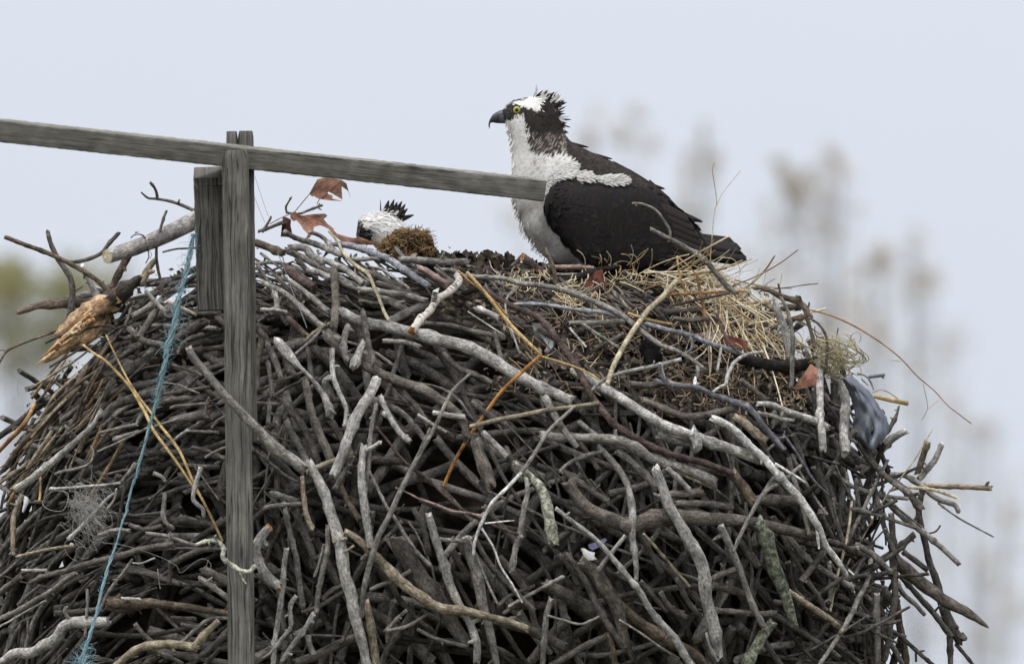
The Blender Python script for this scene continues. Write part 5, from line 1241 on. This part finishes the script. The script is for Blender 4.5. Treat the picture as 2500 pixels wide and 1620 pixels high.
# ---------------------------------------------------------------- leaves, straw, cloth, twine and scraps
rgd = random.Random(9)
def sheet(name, tile, poly, y, col, mat, warp=.004, label=None, cat=None, group=None, parent=None, tilt=(0, 0), thick=.0006, holes=None):
    """a thin curled sheet cut to an outline: triangulated, subdivided, bent and given thickness"""
    bm = bmesh.new(); vs = []
    P = [tp(tile, *q) for q in poly]; cx = sum(p[0] for p in P) / len(P); cy = sum(p[1] for p in P) / len(P)
    for a, b_ in P: vs.append(bm.verts.new(at(a, b_, y)))
    f = bm.faces.new(vs); bmesh.ops.triangulate(bm, faces=[f])
    bmesh.ops.subdivide_edges(bm, edges=bm.edges[:], cuts=2, use_grid_fill=True)
    c = at(cx, cy, y); ph = [rgd.uniform(0, 6.28) for _ in range(4)]
    for v in bm.verts:
        dx, dz = v.co.x - c.x, v.co.z - c.z
        v.co.y += tilt[0] * dx + tilt[1] * dz + warp * (math.sin(dx * 90 + ph[0]) + math.sin(dz * 110 + ph[1]) + .5 * math.sin((dx + dz) * 210 + ph[2]))
    mb = MB(); bm.verts.index_update(); nv = len(bm.verts)
    front = [tuple(v.co) for v in bm.verts]; back = [(p[0], p[1] + thick, p[2]) for p in front]
    ff = [tuple(v.index for v in f_.verts) for f_ in bm.faces]
    rim = [tuple(v.index for v in e_.verts) for e_ in bm.edges if len(e_.link_faces) == 1]
    cc = [tuple(x * rgd.uniform(.85, 1.15) for x in col) for _ in front]
    mb.add(front + back, ff + [tuple(i + nv for i in f_[::-1]) for f_ in ff] + [(a, b_, b_ + nv, a + nv) for a, b_ in rim], cols=cc + cc)
    bm.free(); o = mb.build(name, mat, parent, smooth=False)
    if label: tag(o, label, cat, group)
    return o
RUST = (.24, .13, .09); LG = 'dead oak leaves on the nest'
def stalk(o, tile, pts, w_, y, col=(.22, .16, .12)):
    mb = MB(); tube(mb, [at(*tp(tile, *q), y) for q in pts], [w_ * MPP / 2], col, sides=6, rough=.03, rg=rgd); mb.build('leaf_stalk', M_BARK, o)
l1 = sheet('oak_leaf', 'W', [(1040, 340), (1120, 260), (1190, 190), (1195, 60), (1300, 30), (1500, 40), (1650, 70), (1740, 130), (1765, 220), (1785, 290), (1835, 460), (1770, 270), (1650, 190), (1570, 170), (1590, 240), (1535, 262), (1580, 340), (1620, 322), (1665, 440), (1540, 365), (1400, 285), (1300, 228), (1262, 260), (1285, 330), (1400, 335), (1480, 362), (1480, 425), (1690, 472), (1480, 462), (1250, 437), (1180, 415), (1125, 375), (1100, 395)], -.03, RUST, M_LEAF, .003,
           'rusty oak leaf hanging down behind the perch rail', 'leaf', LG, tilt=(.3, .2))
stalk(l1, 'W', [(1040, 342), (900, 510), (770, 668)], 2.6, -.03)
stalk(l1, 'W', [(1400, 170), (1240, 420), (1185, 530)], 2.4, -.025)
l2 = sheet('oak_leaf', 'W', [(680, 700), (770, 668), (880, 740), (1000, 830), (1110, 785), (1210, 735), (1330, 692), (1380, 730), (1310, 800), (1290, 885), (1390, 892), (1400, 930), (1440, 925), (1510, 985), (1470, 1015), (1300, 935), (1240, 918), (1130, 962), (1092, 1005), (1115, 1085), (1050, 1170), (980, 1180), (1022, 1100), (1000, 1040), (940, 1022), (880, 920), (800, 835), (745, 855), (690, 800)], -.10, (.29, .15, .105), M_LEAF, .004,
           'rusty lobed oak leaf propped on the dark bud-tipped twig', 'leaf', LG, tilt=(.5, .3))
stalk(l2, 'W', [(690, 705), (500, 790), (300, 900)], 2.4, -.09)
sheet('oak_leaf', 'W', [(545, 760), (600, 770), (700, 820), (690, 930), (722, 1080), (640, 1145), (500, 1135), (542, 980)], -.115, (.07, .03, .025), M_LEAF, .004, 'dark maroon curled leaf under the lobed rusty one', 'leaf', LG)
sheet('oak_leaf', 'W', [(1410, 1000), (1500, 1010), (1560, 1080), (1650, 1155), (1900, 1165), (2000, 1150), (2150, 1200), (2300, 1230), (2300, 1290), (2000, 1290), (1850, 1260), (1650, 1230), (1500, 1110)], -.13, (.36, .20, .15), M_LEAF, .003, 'flat salmon leaf lying before the sunken osprey', 'leaf', LG)
sheet('oak_leaf', 'M', [(985, 255), (1010, 225), (1055, 180), (1105, 168), (1112, 240), (1138, 290), (1080, 320), (1030, 350), (972, 315)], -.30, (.15, .055, .045), M_LEAF, .003, "dark red oak leaf standing on edge before the osprey's belly", 'leaf', LG, tilt=(.4, .2))
h7 = hit(*tp('V', 1400, 1120)) - .05
sheet('oak_leaf', 'V', [(1220, 1065), (1330, 1030), (1400, 1060), (1480, 1068), (1560, 1150), (1520, 1205), (1400, 1172), (1260, 1145)], h7, (.20, .075, .055), M_LEAF, .003, 'reddish leaf lying in the straw above the blackened log', 'leaf', LG)
sheet('oak_leaf', 'V', [(890, 1025), (1050, 1000), (1200, 1010), (1300, 1042), (1225, 1085), (1245, 1160), (1120, 1130), (1030, 1085)], h7 + .006, (.30, .26, .22), M_LEAF, .003, 'pale tan leaf tucked beside the reddish one', 'leaf', LG)
h8 = hit(*tp('I', 380, 1000)) - .075
sheet('oak_leaf', 'I', [(262, 1075), (330, 985), (400, 885), (445, 920), (450, 1040), (420, 1050), (362, 1005), (338, 1035), (350, 1070), (290, 1085), (330, 1140), (280, 1150)], h8, (.42, .22, .15), M_LEAF, .003, 'salmon pink oak leaf caught against the tall speckled rim stick', 'leaf', LG)
# splintered wood, the bark-covered log end that tore open
mb = MB(); n = 0
TS = [rgd.random() for _ in range(64)]
def torn(f, an):
    q = TS[int(an * 18 / 6.2832) % 64]; edge = .05 + .16 * q
    if f < edge: k = .7 + .6 * rgd.random(); return (.062 * k, .052 * k, .044 * k)
    k = rgd.uniform(.85, 1.15); c = (.50, .32, .19) if q > .45 else (.32, .18, .10) if q > .25 else (.58, .43, .29)
    return tuple(x * k for x in c)
TP = [(1040, 870), (985, 915), (930, 960), (800, 1060), (690, 1150), (590, 1240), (500, 1320), (420, 1400), (345, 1475)]
def dark(f, an): k = rgd.uniform(.6, 1.3); return (.058 * k, .050 * k, .044 * k)
tube(mb, [at(*tp('B', *q), -.44) for q in [(1060, 850), (985, 915), (900, 985), (800, 1060), (730, 1120)]], [x / 3.0846 * MPP / 2 for x in (40, 90, 135, 145, 110)], (.06, .05, .045), sides=18, rough=.16, rg=rgd, step=.008, colfn=dark, crook=.10)
for pts, ws, y0 in (([(860, 1000), (740, 1070), (610, 1160), (500, 1250), (425, 1300)], (120, 150, 140, 110, 50), -.47), ([(840, 1060), (700, 1190), (560, 1310), (440, 1400), (340, 1478)], (110, 130, 125, 100, 55), -.45), ([(800, 1150), (690, 1290), (610, 1340)], (90, 80, 34), -.46)):
    tube(mb, [at(*tp('B', *q), y0) for q in pts], [x / 3.0846 * MPP / 2 for x in ws], (.5, .3, .2), sides=18, rough=.11, rg=rgd, step=.008, endcol=(.5, .32, .18), colfn=torn, crook=.06)
tw = mb.build('torn_log', M_BARK); tag(tw, 'torn log end with bright orange inner wood at the edge of the nest', 'log')
for k in range(60):
    a = rgd.uniform(.45, .95); p0 = crom(TP, 30)[int(a * 29)]; off = rgd.uniform(-90, 70) * (1.1 - a)
    q0 = (p0[0] + off * .5, p0[1] + off * .7); L = rgd.uniform(60, 190)
    mb = MB(); tube(mb, [at(*tp('B', *q0), -.54 - rgd.uniform(-.02, .02)), at(*tp('B', q0[0] - L * .75, q0[1] + L * .62), -.53 - rgd.uniform(-.02, .02))], [.0035, .002, .0006], rgd.choice([(.52, .34, .19), (.42, .25, .13), (.60, .44, .29), (.30, .17, .09)]), sides=5, rough=.1, rg=rgd)
    mb.build('splinter', M_BARK, tw)

# straw, fine grass, litter
def on_nest(px, py, out_): return at(px, py, hit(px, py) - out_)
def strands(mb, regions, rg, cols, rlo, rhi):
    for (x0, y0, x1, y1, n, Llo, Lhi, am, asd, curl, lift) in regions:
        for _ in range(n):
            px, py = rg.uniform(x0, x1), rg.uniform(y0, y1); L = rg.uniform(Llo, Lhi); hit(px, py)
            if lift < .09 and not HITS[0]: continue
            an = R(rg.gauss(am, asd)); c = rg.gauss(0, curl)
            pts = []; x, y = px, py; o0 = rg.uniform(0, lift)
            for k in range(5):
                h_ = hit(x, y); yh = (h_ if HITS[0] else min(h_, yl)) if k else h_; yl = yh
                pts.append(at(x, y, yh - .012 - o0 - .006 * math.sin(k + px)) if lift < .09 else at(x, y, -.16 - o0 + .02 * math.sin(k)))
                an += c; x += L / 4 * math.cos(an); y += L / 4 * math.sin(an)
            r_ = rg.uniform(rlo, rhi); col = rg.choice(cols); h = rg.uniform(.8, 1.15)
            tube(mb, pts, [r_, r_ * .7], tuple(q * h for q in col), sides=4, rough=.01, step=.012, rg=rg, jag=0)
SC = [(.68, .57, .38), (.58, .46, .28), (.72, .64, .48), (.44, .32, .18), (.66, .59, .44), (.34, .26, .17)]
mb = MB()
strands(mb, [(1660, 660, 1790, 740, 70, 30, 120, 15, 35, .35, .03), (1730, 700, 1860, 850, 120, 30, 140, 50, 28, .30, .04), (1560, 650, 1740, 700, 70, 40, 140, -8, 20, .15, .03), (1420, 650, 1600, 690, 60, 20, 80, 10, 40, .5, .03),
             (1340, 690, 1460, 750, 70, 20, 70, 25, 30, .4, .02), (1200, 655, 1340, 700, 60, 15, 50, 60, 70, .8, .02), (1840, 800, 1950, 870, 40, 30, 110, 30, 40, .3, .03), (1620, 700, 1760, 800, 60, 30, 110, -15, 40, .3, .03),
             (1250, 740, 1560, 900, 24, 15, 60, 20, 45, .5, .01)], rgd, SC, .0004, .0013)
strands(mb, [(1690, 670, 1900, 860, 26, 90, 230, 35, 40, .10, .05), (1540, 655, 1740, 700, 10, 90, 200, -8, 18, .06, .04)], rgd, SC, .0014, .0026)
tag(mb.build('straw', M_STRAW), "pale dry straw bedding spilling over the rim beneath the osprey's tail", 'straw', kind='stuff')
mb = MB()
for k in range(150):
    cx, cy = rgd.gauss(2035, 22), rgd.gauss(872, 20); r1, r2 = rgd.uniform(12, 45), rgd.uniform(6, 24); a0 = rgd.uniform(0, 6.28); sw = rgd.uniform(1.5, 5); tl = rgd.gauss(.35, .35); yb = -.26 + rgd.uniform(-.05, .04)
    if k > 134: cx, cy, r1, r2, tl = rgd.uniform(2040, 2070), rgd.uniform(850, 866), rgd.uniform(50, 66), rgd.uniform(18, 30), .35
    pts = []
    for j in range(9):
        an = a0 + sw * j / 8; ex, ey = r1 * math.cos(an), r2 * math.sin(an); pts.append(at(cx + ex * math.cos(tl) - ey * math.sin(tl), cy + ex * math.sin(tl) + ey * math.cos(tl), yb + .02 * math.sin(an)))
    col = rgd.choice([(.48, .43, .28), (.58, .53, .38), (.40, .34, .19), (.32, .26, .14)]); tube(mb, pts, [rgd.uniform(.0004, .0011)], col, sides=4, rough=.01, step=.006, rg=rgd, jag=0)
tag(mb.build('grass_tuft', M_STRAW), 'looped tuft of yellow dry grass sticking up over the grey rag', 'grass tuft')
mb = MB()
LC = [(.10, .08, .062), (.16, .125, .095), (.075, .062, .052), (.20, .16, .125), (.13, .095, .073), (.27, .225, .18), (.055, .042, .035)]
def flakes(mb, x0, y0, x1, y1, n, lo, hi, out0, out1, cols, rg, y=None):
    for _ in range(n):
        px, py = rg.uniform(x0, x1), rg.uniform(y0, y1); p = on_nest(px, py, rg.uniform(out0, out1)) if y is None else at(px, py, rg.uniform(*y))
        if y is None and not HITS[0]: continue
        a = Vector((rg.gauss(0, 1), rg.gauss(0, .6), rg.gauss(0, .8))).normalized(); b_ = a.cross(Vector((rg.gauss(0, .5), -1, rg.gauss(0.6, .5)))).normalized(); c_ = a.cross(b_)
        s = rg.uniform(lo, hi); h = rg.uniform(.7, 1.25); col = tuple(x * h for x in rg.choice(cols))
        k = [rg.uniform(.6, 1.3) for _ in range(6)]
        ring = [p + a * (s * k[i] * math.cos(i * 1.047)) + b_ * (s * .55 * k[i] * math.sin(i * 1.047)) + c_ * (s * rg.uniform(-.25, .25)) for i in range(6)]
        mb.add([tuple(p + c_ * s * .15)] + [tuple(q) for q in ring], [(0, i + 1, (i + 1) % 6 + 1) for i in range(6)], col)
tube(mb, [at(1225, 672, -.08), at(1330, 672, -.07), at(1480, 676, -.06), at(1640, 676, -.06), at(1770, 690, -.07)], [.012, .024, .026, .022, .008], (.075, .056, .042), sides=10, rough=.2, rg=rgd, step=.009)
tube(mb, [at(1290, 706, -.12), at(1420, 706, -.12), at(1560, 708, -.12), at(1700, 722, -.12)], [.014, .030, .030, .012], (.075, .058, .046), sides=10, rough=.2, rg=rgd, step=.010)
flakes(mb, 1225, 650, 1560, 690, 260, .003, .009, 0, 0, LC, rgd, y=(-.13, -.08))
flakes(mb, 1180, 690, 1900, 950, 1300, .002, .008, .0, .02, LC, rgd)
flakes(mb, 1080, 640, 1300, 760, 260, .004, .011, .0, .02, LC, rgd)
flakes(mb, 1560, 900, 1980, 1010, 420, .002, .007, .005, .03, LC + [(.36, .27, .18)], rgd)
flakes(mb, 600, 570, 1100, 700, 160, .003, .008, .0, .015, LC, rgd)
flakes(mb, 230, 650, 470, 900, 320, .002, .008, .0, .03, [(.05, .042, .035), (.075, .06, .048), (.10, .08, .06)], rgd)
flakes(mb, 60, 880, 300, 1100, 120, .0015, .005, .0, .02, [(.10, .07, .04), (.18, .12, .06), (.06, .05, .04)], rgd)
strands(mb, [(1200, 700, 1900, 960, 340, 10, 70, 30, 40, .08, .02), (1600, 900, 1960, 1000, 120, 12, 60, 15, 50, .3, .03)], rgd, [(.18, .13, .085), (.30, .22, .14), (.09, .07, .055), (.40, .31, .20)], .0006, .0017)
tag(mb.build('leaf_litter', M_LITTER), 'brown crumbled leaves and bark bits filling the top of the nest', 'leaf litter', kind='stuff')
mb = MB(); tube(mb, [at(1040, 640, -.09), at(1120, 648, -.1), at(1200, 655, -.1), at(1280, 668, -.1)], [.012, .016, .013, .008], (.04, .034, .03), sides=10, rough=.25, rg=rgd, step=.008)
flakes(mb, 1070, 622, 1250, 656, 190, .007, .016, 0, 0, [(.05, .042, .036), (.075, .062, .05), (.10, .08, .055), (.03, .026, .024)], rgd, y=(-.13, -.05))
flakes(mb, 1240, 640, 1330, 660, 40, .006, .012, 0, 0, [(.04, .034, .03), (.065, .05, .042)], rgd, y=(-.14, -.06))
tag(mb.build('curled_leaves', M_LITTER), 'heap of dark curled dead leaves on the skyline of the nest between the two ospreys', 'dead leaves', kind='stuff')
# mossy tuft in front of the sunken bird
mb = MB()
for _ in range(1500):
    t = rgd.random(); u = np.interp(t, [0, 1], [930, 1052]) + rgd.gauss(0, 5); top = np.interp(u, [920, 955, 985, 1000, 1030, 1045, 1065], [604, 582, 564, 562, 564, 572, 624]); v = top + (630 - top) * rgd.random() ** 1.5
    y = -.05 + rgd.uniform(-.035, .03); an = rgd.uniform(0, 6.28); L = rgd.uniform(8, 26); c = rgd.gauss(0, .35); pts = []
    for k in range(4): pts.append(at(u, v, y + rgd.uniform(-.006, .006))); an += c; u += L / 3 * math.cos(an); v += L / 3 * math.sin(an) * .8
    tube(mb, pts, [rgd.uniform(.0004, .0012), .0004], rgd.choice([(.42, .28, .16), (.48, .35, .22), (.24, .15, .09), (.20, .125, .055), (.26, .17, .075), (.13, .085, .045), (.34, .24, .11), (.085, .06, .038)]), sides=4, rough=.05, step=.006, rg=rgd, jag=0)
bmh = [at(x, y_, -.04) for x, y_ in ((925, 640), (950, 605), (985, 590), (1020, 592), (1045, 610), (1075, 645))]
tube(mb, bmh, [.008, .020, .024, .024, .018, .006], (.06, .042, .028), sides=12, rough=.2, rg=rgd, step=.007)
tag(mb.build('moss_tuft', M_LITTER), 'golden brown mossy tuft hiding the sunken osprey', 'moss tuft')

# grey rag: a pleated sheet between two edges
Lq = crom([(625, 1000), (660, 1040), (700, 1130), (735, 1260), (722, 1340), (745, 1440), (800, 1500), (850, 1535)], 40)
Rq = crom([(705, 978), (765, 1035), (850, 1110), (905, 1200), (968, 1300), (982, 1395), (930, 1475), (870, 1538)], 40)
mb = MB(); nu = 34
for j in range(40):
    for i in range(nu):
        t = i / (nu - 1); s_ = j / 39; u, v = Lq[j] * (1 - t) + Rq[j] * t
        y = -.33 + .009 * math.sin(t * 9 + 4.5 * s_ + 1.9 * math.sin(s_ * 6 + t * 4)) + .004 * math.sin(t * 15 - s_ * 19 + 2 * math.sin(s_ * 5 + t * 6)) * (1 - .25 * s_) + .002 * math.sin(t * 31 + s_ * 7) + .004 * math.sin(s_ * 21 + t * 9) + .05 * (2 * t - 1) ** 2 - .02 * s_
        u += 3 * math.sin(j * 1.9 + (0 if i < nu / 2 else 2)) * (abs(2 * t - 1) > .95)
        k = rgd.uniform(.94, 1.06); mb.v.append(tuple(at(*tp('I', u, v), y))); mb.uv.append((t, s_)); mb.c.append((.175 * k, .192 * k, .228 * k))
for j in range(39):
    for i in range(nu - 1): q = j * nu + i; mb.f.append((q, q + 1, q + nu + 1, q + nu)); mb.m.append(0)
rag = mb.build('cloth_rag', M_CLOTH); tag(rag, 'crumpled blue-grey rag draped over the outer rim of the nest', 'rag')
so = rag.modifiers.new('thickness', 'SOLIDIFY'); so.thickness = .0015

# blue twine: frayed rope from the block down to the bottom
TW = [tp('U', 1600, 130), tp('U', 1570, 280), tp('U', 1540, 430), tp('U', 1500, 600), tp('U', 1430, 850), tp('U', 1400, 1050), tp('U', 1360, 1200), tp('U', 1310, 1340), tp('p', 600, 60), tp('p', 560, 200), tp('p', 540, 340), tp('p', 490, 540), tp('p', 450, 660), tp('p', 400, 860), tp('p', 350, 1030),
      tp('p', 330, 1130), tp('p', 270, 1290), tp('p', 215, 1530), tp('R', 1150, 210), tp('R', 1100, 400), tp('R', 1060, 510), tp('R', 1010, 660), tp('R', 950, 880), tp('R', 910, 1060), tp('R', 840, 1290), tp('R', 795, 1420), tp('R', 780, 1590)]
TWW = [11, 10, 10, 11, 12, 12, 13, 12, 10, 9, 10, 7, 6, 5, 5.5, 6, 4.5, 3.2, 3, 3.4, 6, 5.5, 6, 6, 7, 10, 15]
twp = crom([(a, b_, w_) for (a, b_), w_ in zip(TW, [1.35 * q for q in TWW])], 150); twy = np.interp(np.linspace(0, 1, 150), [0, .3, .6, 1], [-.83, -.80, -.72, -.70])
te = empty('twine', at(twp[0][0], twp[0][1], -.83)); tag(te, 'frayed light blue twine hanging from the wooden block down over the nest', 'twine')
BLUE = [(.26, .43, .50), (.34, .51, .56), (.18, .33, .40), (.42, .57, .60)]
mb = MB()
for s_ in range(5):
    ph = s_ * 1.257
    pts = [at(a + .34 * w_ * math.sin(ph + k * .55) + .18 * w_ * math.sin(k * 1.9 + s_), b_, yy + .002 * math.cos(ph + k * .55)) for k, ((a, b_, w_), yy) in enumerate(zip(twp, twy))]
    tube(mb, pts, [.0016, .0014, .0010, .0010, .0016], BLUE[s_ % 4], sides=5, rough=.10, rg=rgd, step=.010, jag=0)
mb.build('cord', M_TWINE, te)
mb = MB()
for _ in range(420):
    k = int(min(149, abs(rgd.choice([rgd.uniform(0, 60), rgd.uniform(0, 149), rgd.gauss(148, 3)])))); a, b_, w_ = twp[k]; an = rgd.uniform(0, 6.28); L = rgd.uniform(.8, 2.6) * w_; c = rgd.gauss(0, .5); pts = []; x, y_ = a + rgd.gauss(0, w_ * .3), b_
    for j in range(4): pts.append(at(x, y_, twy[k] + rgd.uniform(-.004, .004))); an += c; x += L / 3 * math.cos(an); y_ += L / 3 * math.sin(an)
    tube(mb, pts, [.0005, .0003], rgd.choice(BLUE + [(.30, .42, .46)]), sides=3, rough=0, rg=rgd, step=.006, jag=0)
mb.build('frayed_fibres', M_TWINE, te)

# fishing line: a tangle and a few loose strands
mb = MB()
for _ in range(120):
    cx, cy = rgd.gauss(218, 20), rgd.gauss(1245, 34); rx, ry = rgd.uniform(8, 40), rgd.uniform(8, 44); a0 = rgd.uniform(0, 6.28); sw = rgd.uniform(2, 6); yb = hit(cx, cy) - rgd.uniform(.03, .075)
    pts = [at(cx + rx * math.cos(a0 + sw * k / 9) + rgd.gauss(0, 1), cy + ry * math.sin(a0 * 1.3 + sw * k / 9), yb + rgd.uniform(-.004, .004)) for k in range(10)]
    tube(mb, pts, [.00042], (.40, .39, .37), sides=3, rough=0, rg=rgd, step=.006, jag=0)
tag(mb.build('fishing_line', M_LINE), 'pale tangle of old fishing line snagged on the dark sticks beside the blue twine', 'fishing line')
for pts, lab in (([(430, 1350), (520, 1300), (640, 1330), (600, 1480), (470, 1480), (400, 1420), (430, 1350)], 'loose round loop of fishing line beside the tangle'), ([(180, 420), (165, 300), (240, 200), (340, 170), (420, 215), (465, 255)], 'arc of fishing line standing out against the blurred trees'),
                 ([(320, 830), (460, 800), (600, 770), (760, 670), (860, 560), (940, 420)], 'fine curving fishing line above the long bleached stick')):
    mb = MB(); tube(mb, [at(*tp('P', *q), hit(*tp('P', *q)) - .075) for q in pts], [.0005], (.42, .41, .38), sides=3, rough=0, rg=rgd, step=.006, jag=0); tag(mb.build('line_strand', M_LINE), lab, 'fishing line', 'loose strands of fishing line')
mb = MB()
tube(mb, [at(*tp('r', *q), -.74) for q in ((0, 400), (200, 425), (420, 490), (600, 560), (700, 620), (740, 685), (860, 590), (950, 550), (1020, 600), (1010, 660), (980, 620), (1000, 560))], [.0005], (.36, .35, .33), sides=3, rough=0, rg=rgd, step=.006, jag=0)
tag(mb.build('line_strand', M_LINE), 'long slack fishing line with a small curl beside the lichen-covered twig', 'fishing line', 'loose strands of fishing line')
for pts, y, lab in (([(75, 100), (130, 270), (190, 440)], -.5, 'loose fishing line slanting down beside the post, nearer the oak leaves'), ([(70, 270), (115, 385), (160, 490)], -.52, 'loose fishing line hugging the post above the dark forked twig'),
                    ([(265, 740), (320, 870), (380, 1040), (450, 1210), (512, 1370)], -.62, 'taut whitish line stretched over the sticks beside the post')):
    mb = MB(); tube(mb, [at(*tp('C', *q), y) for q in pts], [.0005 if y > -.6 else .0008], (.45, .45, .46), sides=4, rough=0, rg=rgd, jag=0); tag(mb.build('line_strand', M_LINE), lab, 'fishing line', 'loose strands of fishing line')
# dark vine curl round the sawn log
mb = MB()
for pts, w_ in (([(940, 175), (980, 140), (1050, 140), (1095, 180), (1115, 240), (1120, 320), (1130, 370), (1095, 440)], 12), ([(985, 115), (1005, 100), (1028, 112), (1020, 128), (985, 125)], 8), ([(1110, 200), (1180, 182)], 9), ([(1120, 300), (1160, 340), (1140, 395)], 6)):
    tube(mb, [at(*tp('U', *q), -.585) for q in pts], [w_ / 4.283 * MPP / 2], (.05, .045, .045), sides=5, rough=.08, rg=rgd)
tag(mb.build('vine_curl', M_BARK), 'wiry dark vine curled round the sawn log', 'vine')
# plastic scraps and the black clump
sheet('plastic_scrap', 'Y', [(1780, 900), (1890, 880), (1960, 1030), (2060, 1120), (2110, 1180), (2075, 1225), (2010, 1310), (1945, 1295), (2000, 1210), (1935, 1110), (1860, 1000), (1795, 985)], hit(*tp('Y', 1950, 1080)) - .035, (.58, .59, .62), M_PLASTIC, .005, 'torn white plastic scrap beside the long dark reddish stem', 'plastic scrap')
s2 = hit(*tp('H', 680, 560)) - .075
sheet('plastic_scrap', 'H', [(615, 500), (650, 505), (690, 530), (742, 540), (735, 575), (760, 600), (720, 612), (605, 612), (640, 570)], s2, (.62, .62, .60), M_PLASTIC, .005, 'small white plastic scrap in the sticks beside the bent-elbow branch', 'plastic scrap')
sheet('plastic_scrap', 'H', [(680, 470), (740, 450), (830, 410), (850, 430), (800, 480), (720, 520), (690, 500)], s2 + .012, (.13, .13, .24), M_PLASTIC, .005, 'dark violet plastic strip behind the small white scrap', 'plastic scrap')
sheet('plastic_scrap', 'V', [(1555, 720), (1610, 690), (1660, 685), (1712, 725), (1680, 790), (1605, 835), (1580, 770)], -.17, (.70, .70, .70), M_PLASTIC, .004, 'white scrap showing through the straw at the rim', 'plastic scrap')
mb = MB(); c = [at(*tp('G', *q), hit(*tp('G', *q)) - .03) for q in ((1120, 110), (1150, 170), (1165, 230), (1150, 300))]
tube(mb, c, [.008, .018, .020, .008], (.016, .014, .014), sides=10, rough=.22, rg=rgd, step=.006); tag(mb.build('charred_clump', M_CORE), 'black charred clump lying under the long arching grey stick', 'clump')
mb = MB(); tube(mb, [at(*tp('P', *q), hit(*tp('P', *q)) - .06) for q in ((235, 1360), (250, 1400), (215, 1500))], [.004, .006, .002], (.55, .55, .55), sides=6, rough=.1, rg=rgd)
tag(mb.build('feather', M_FEATHER), 'small whitish feather stuck beside the pale upright stick', 'feather')
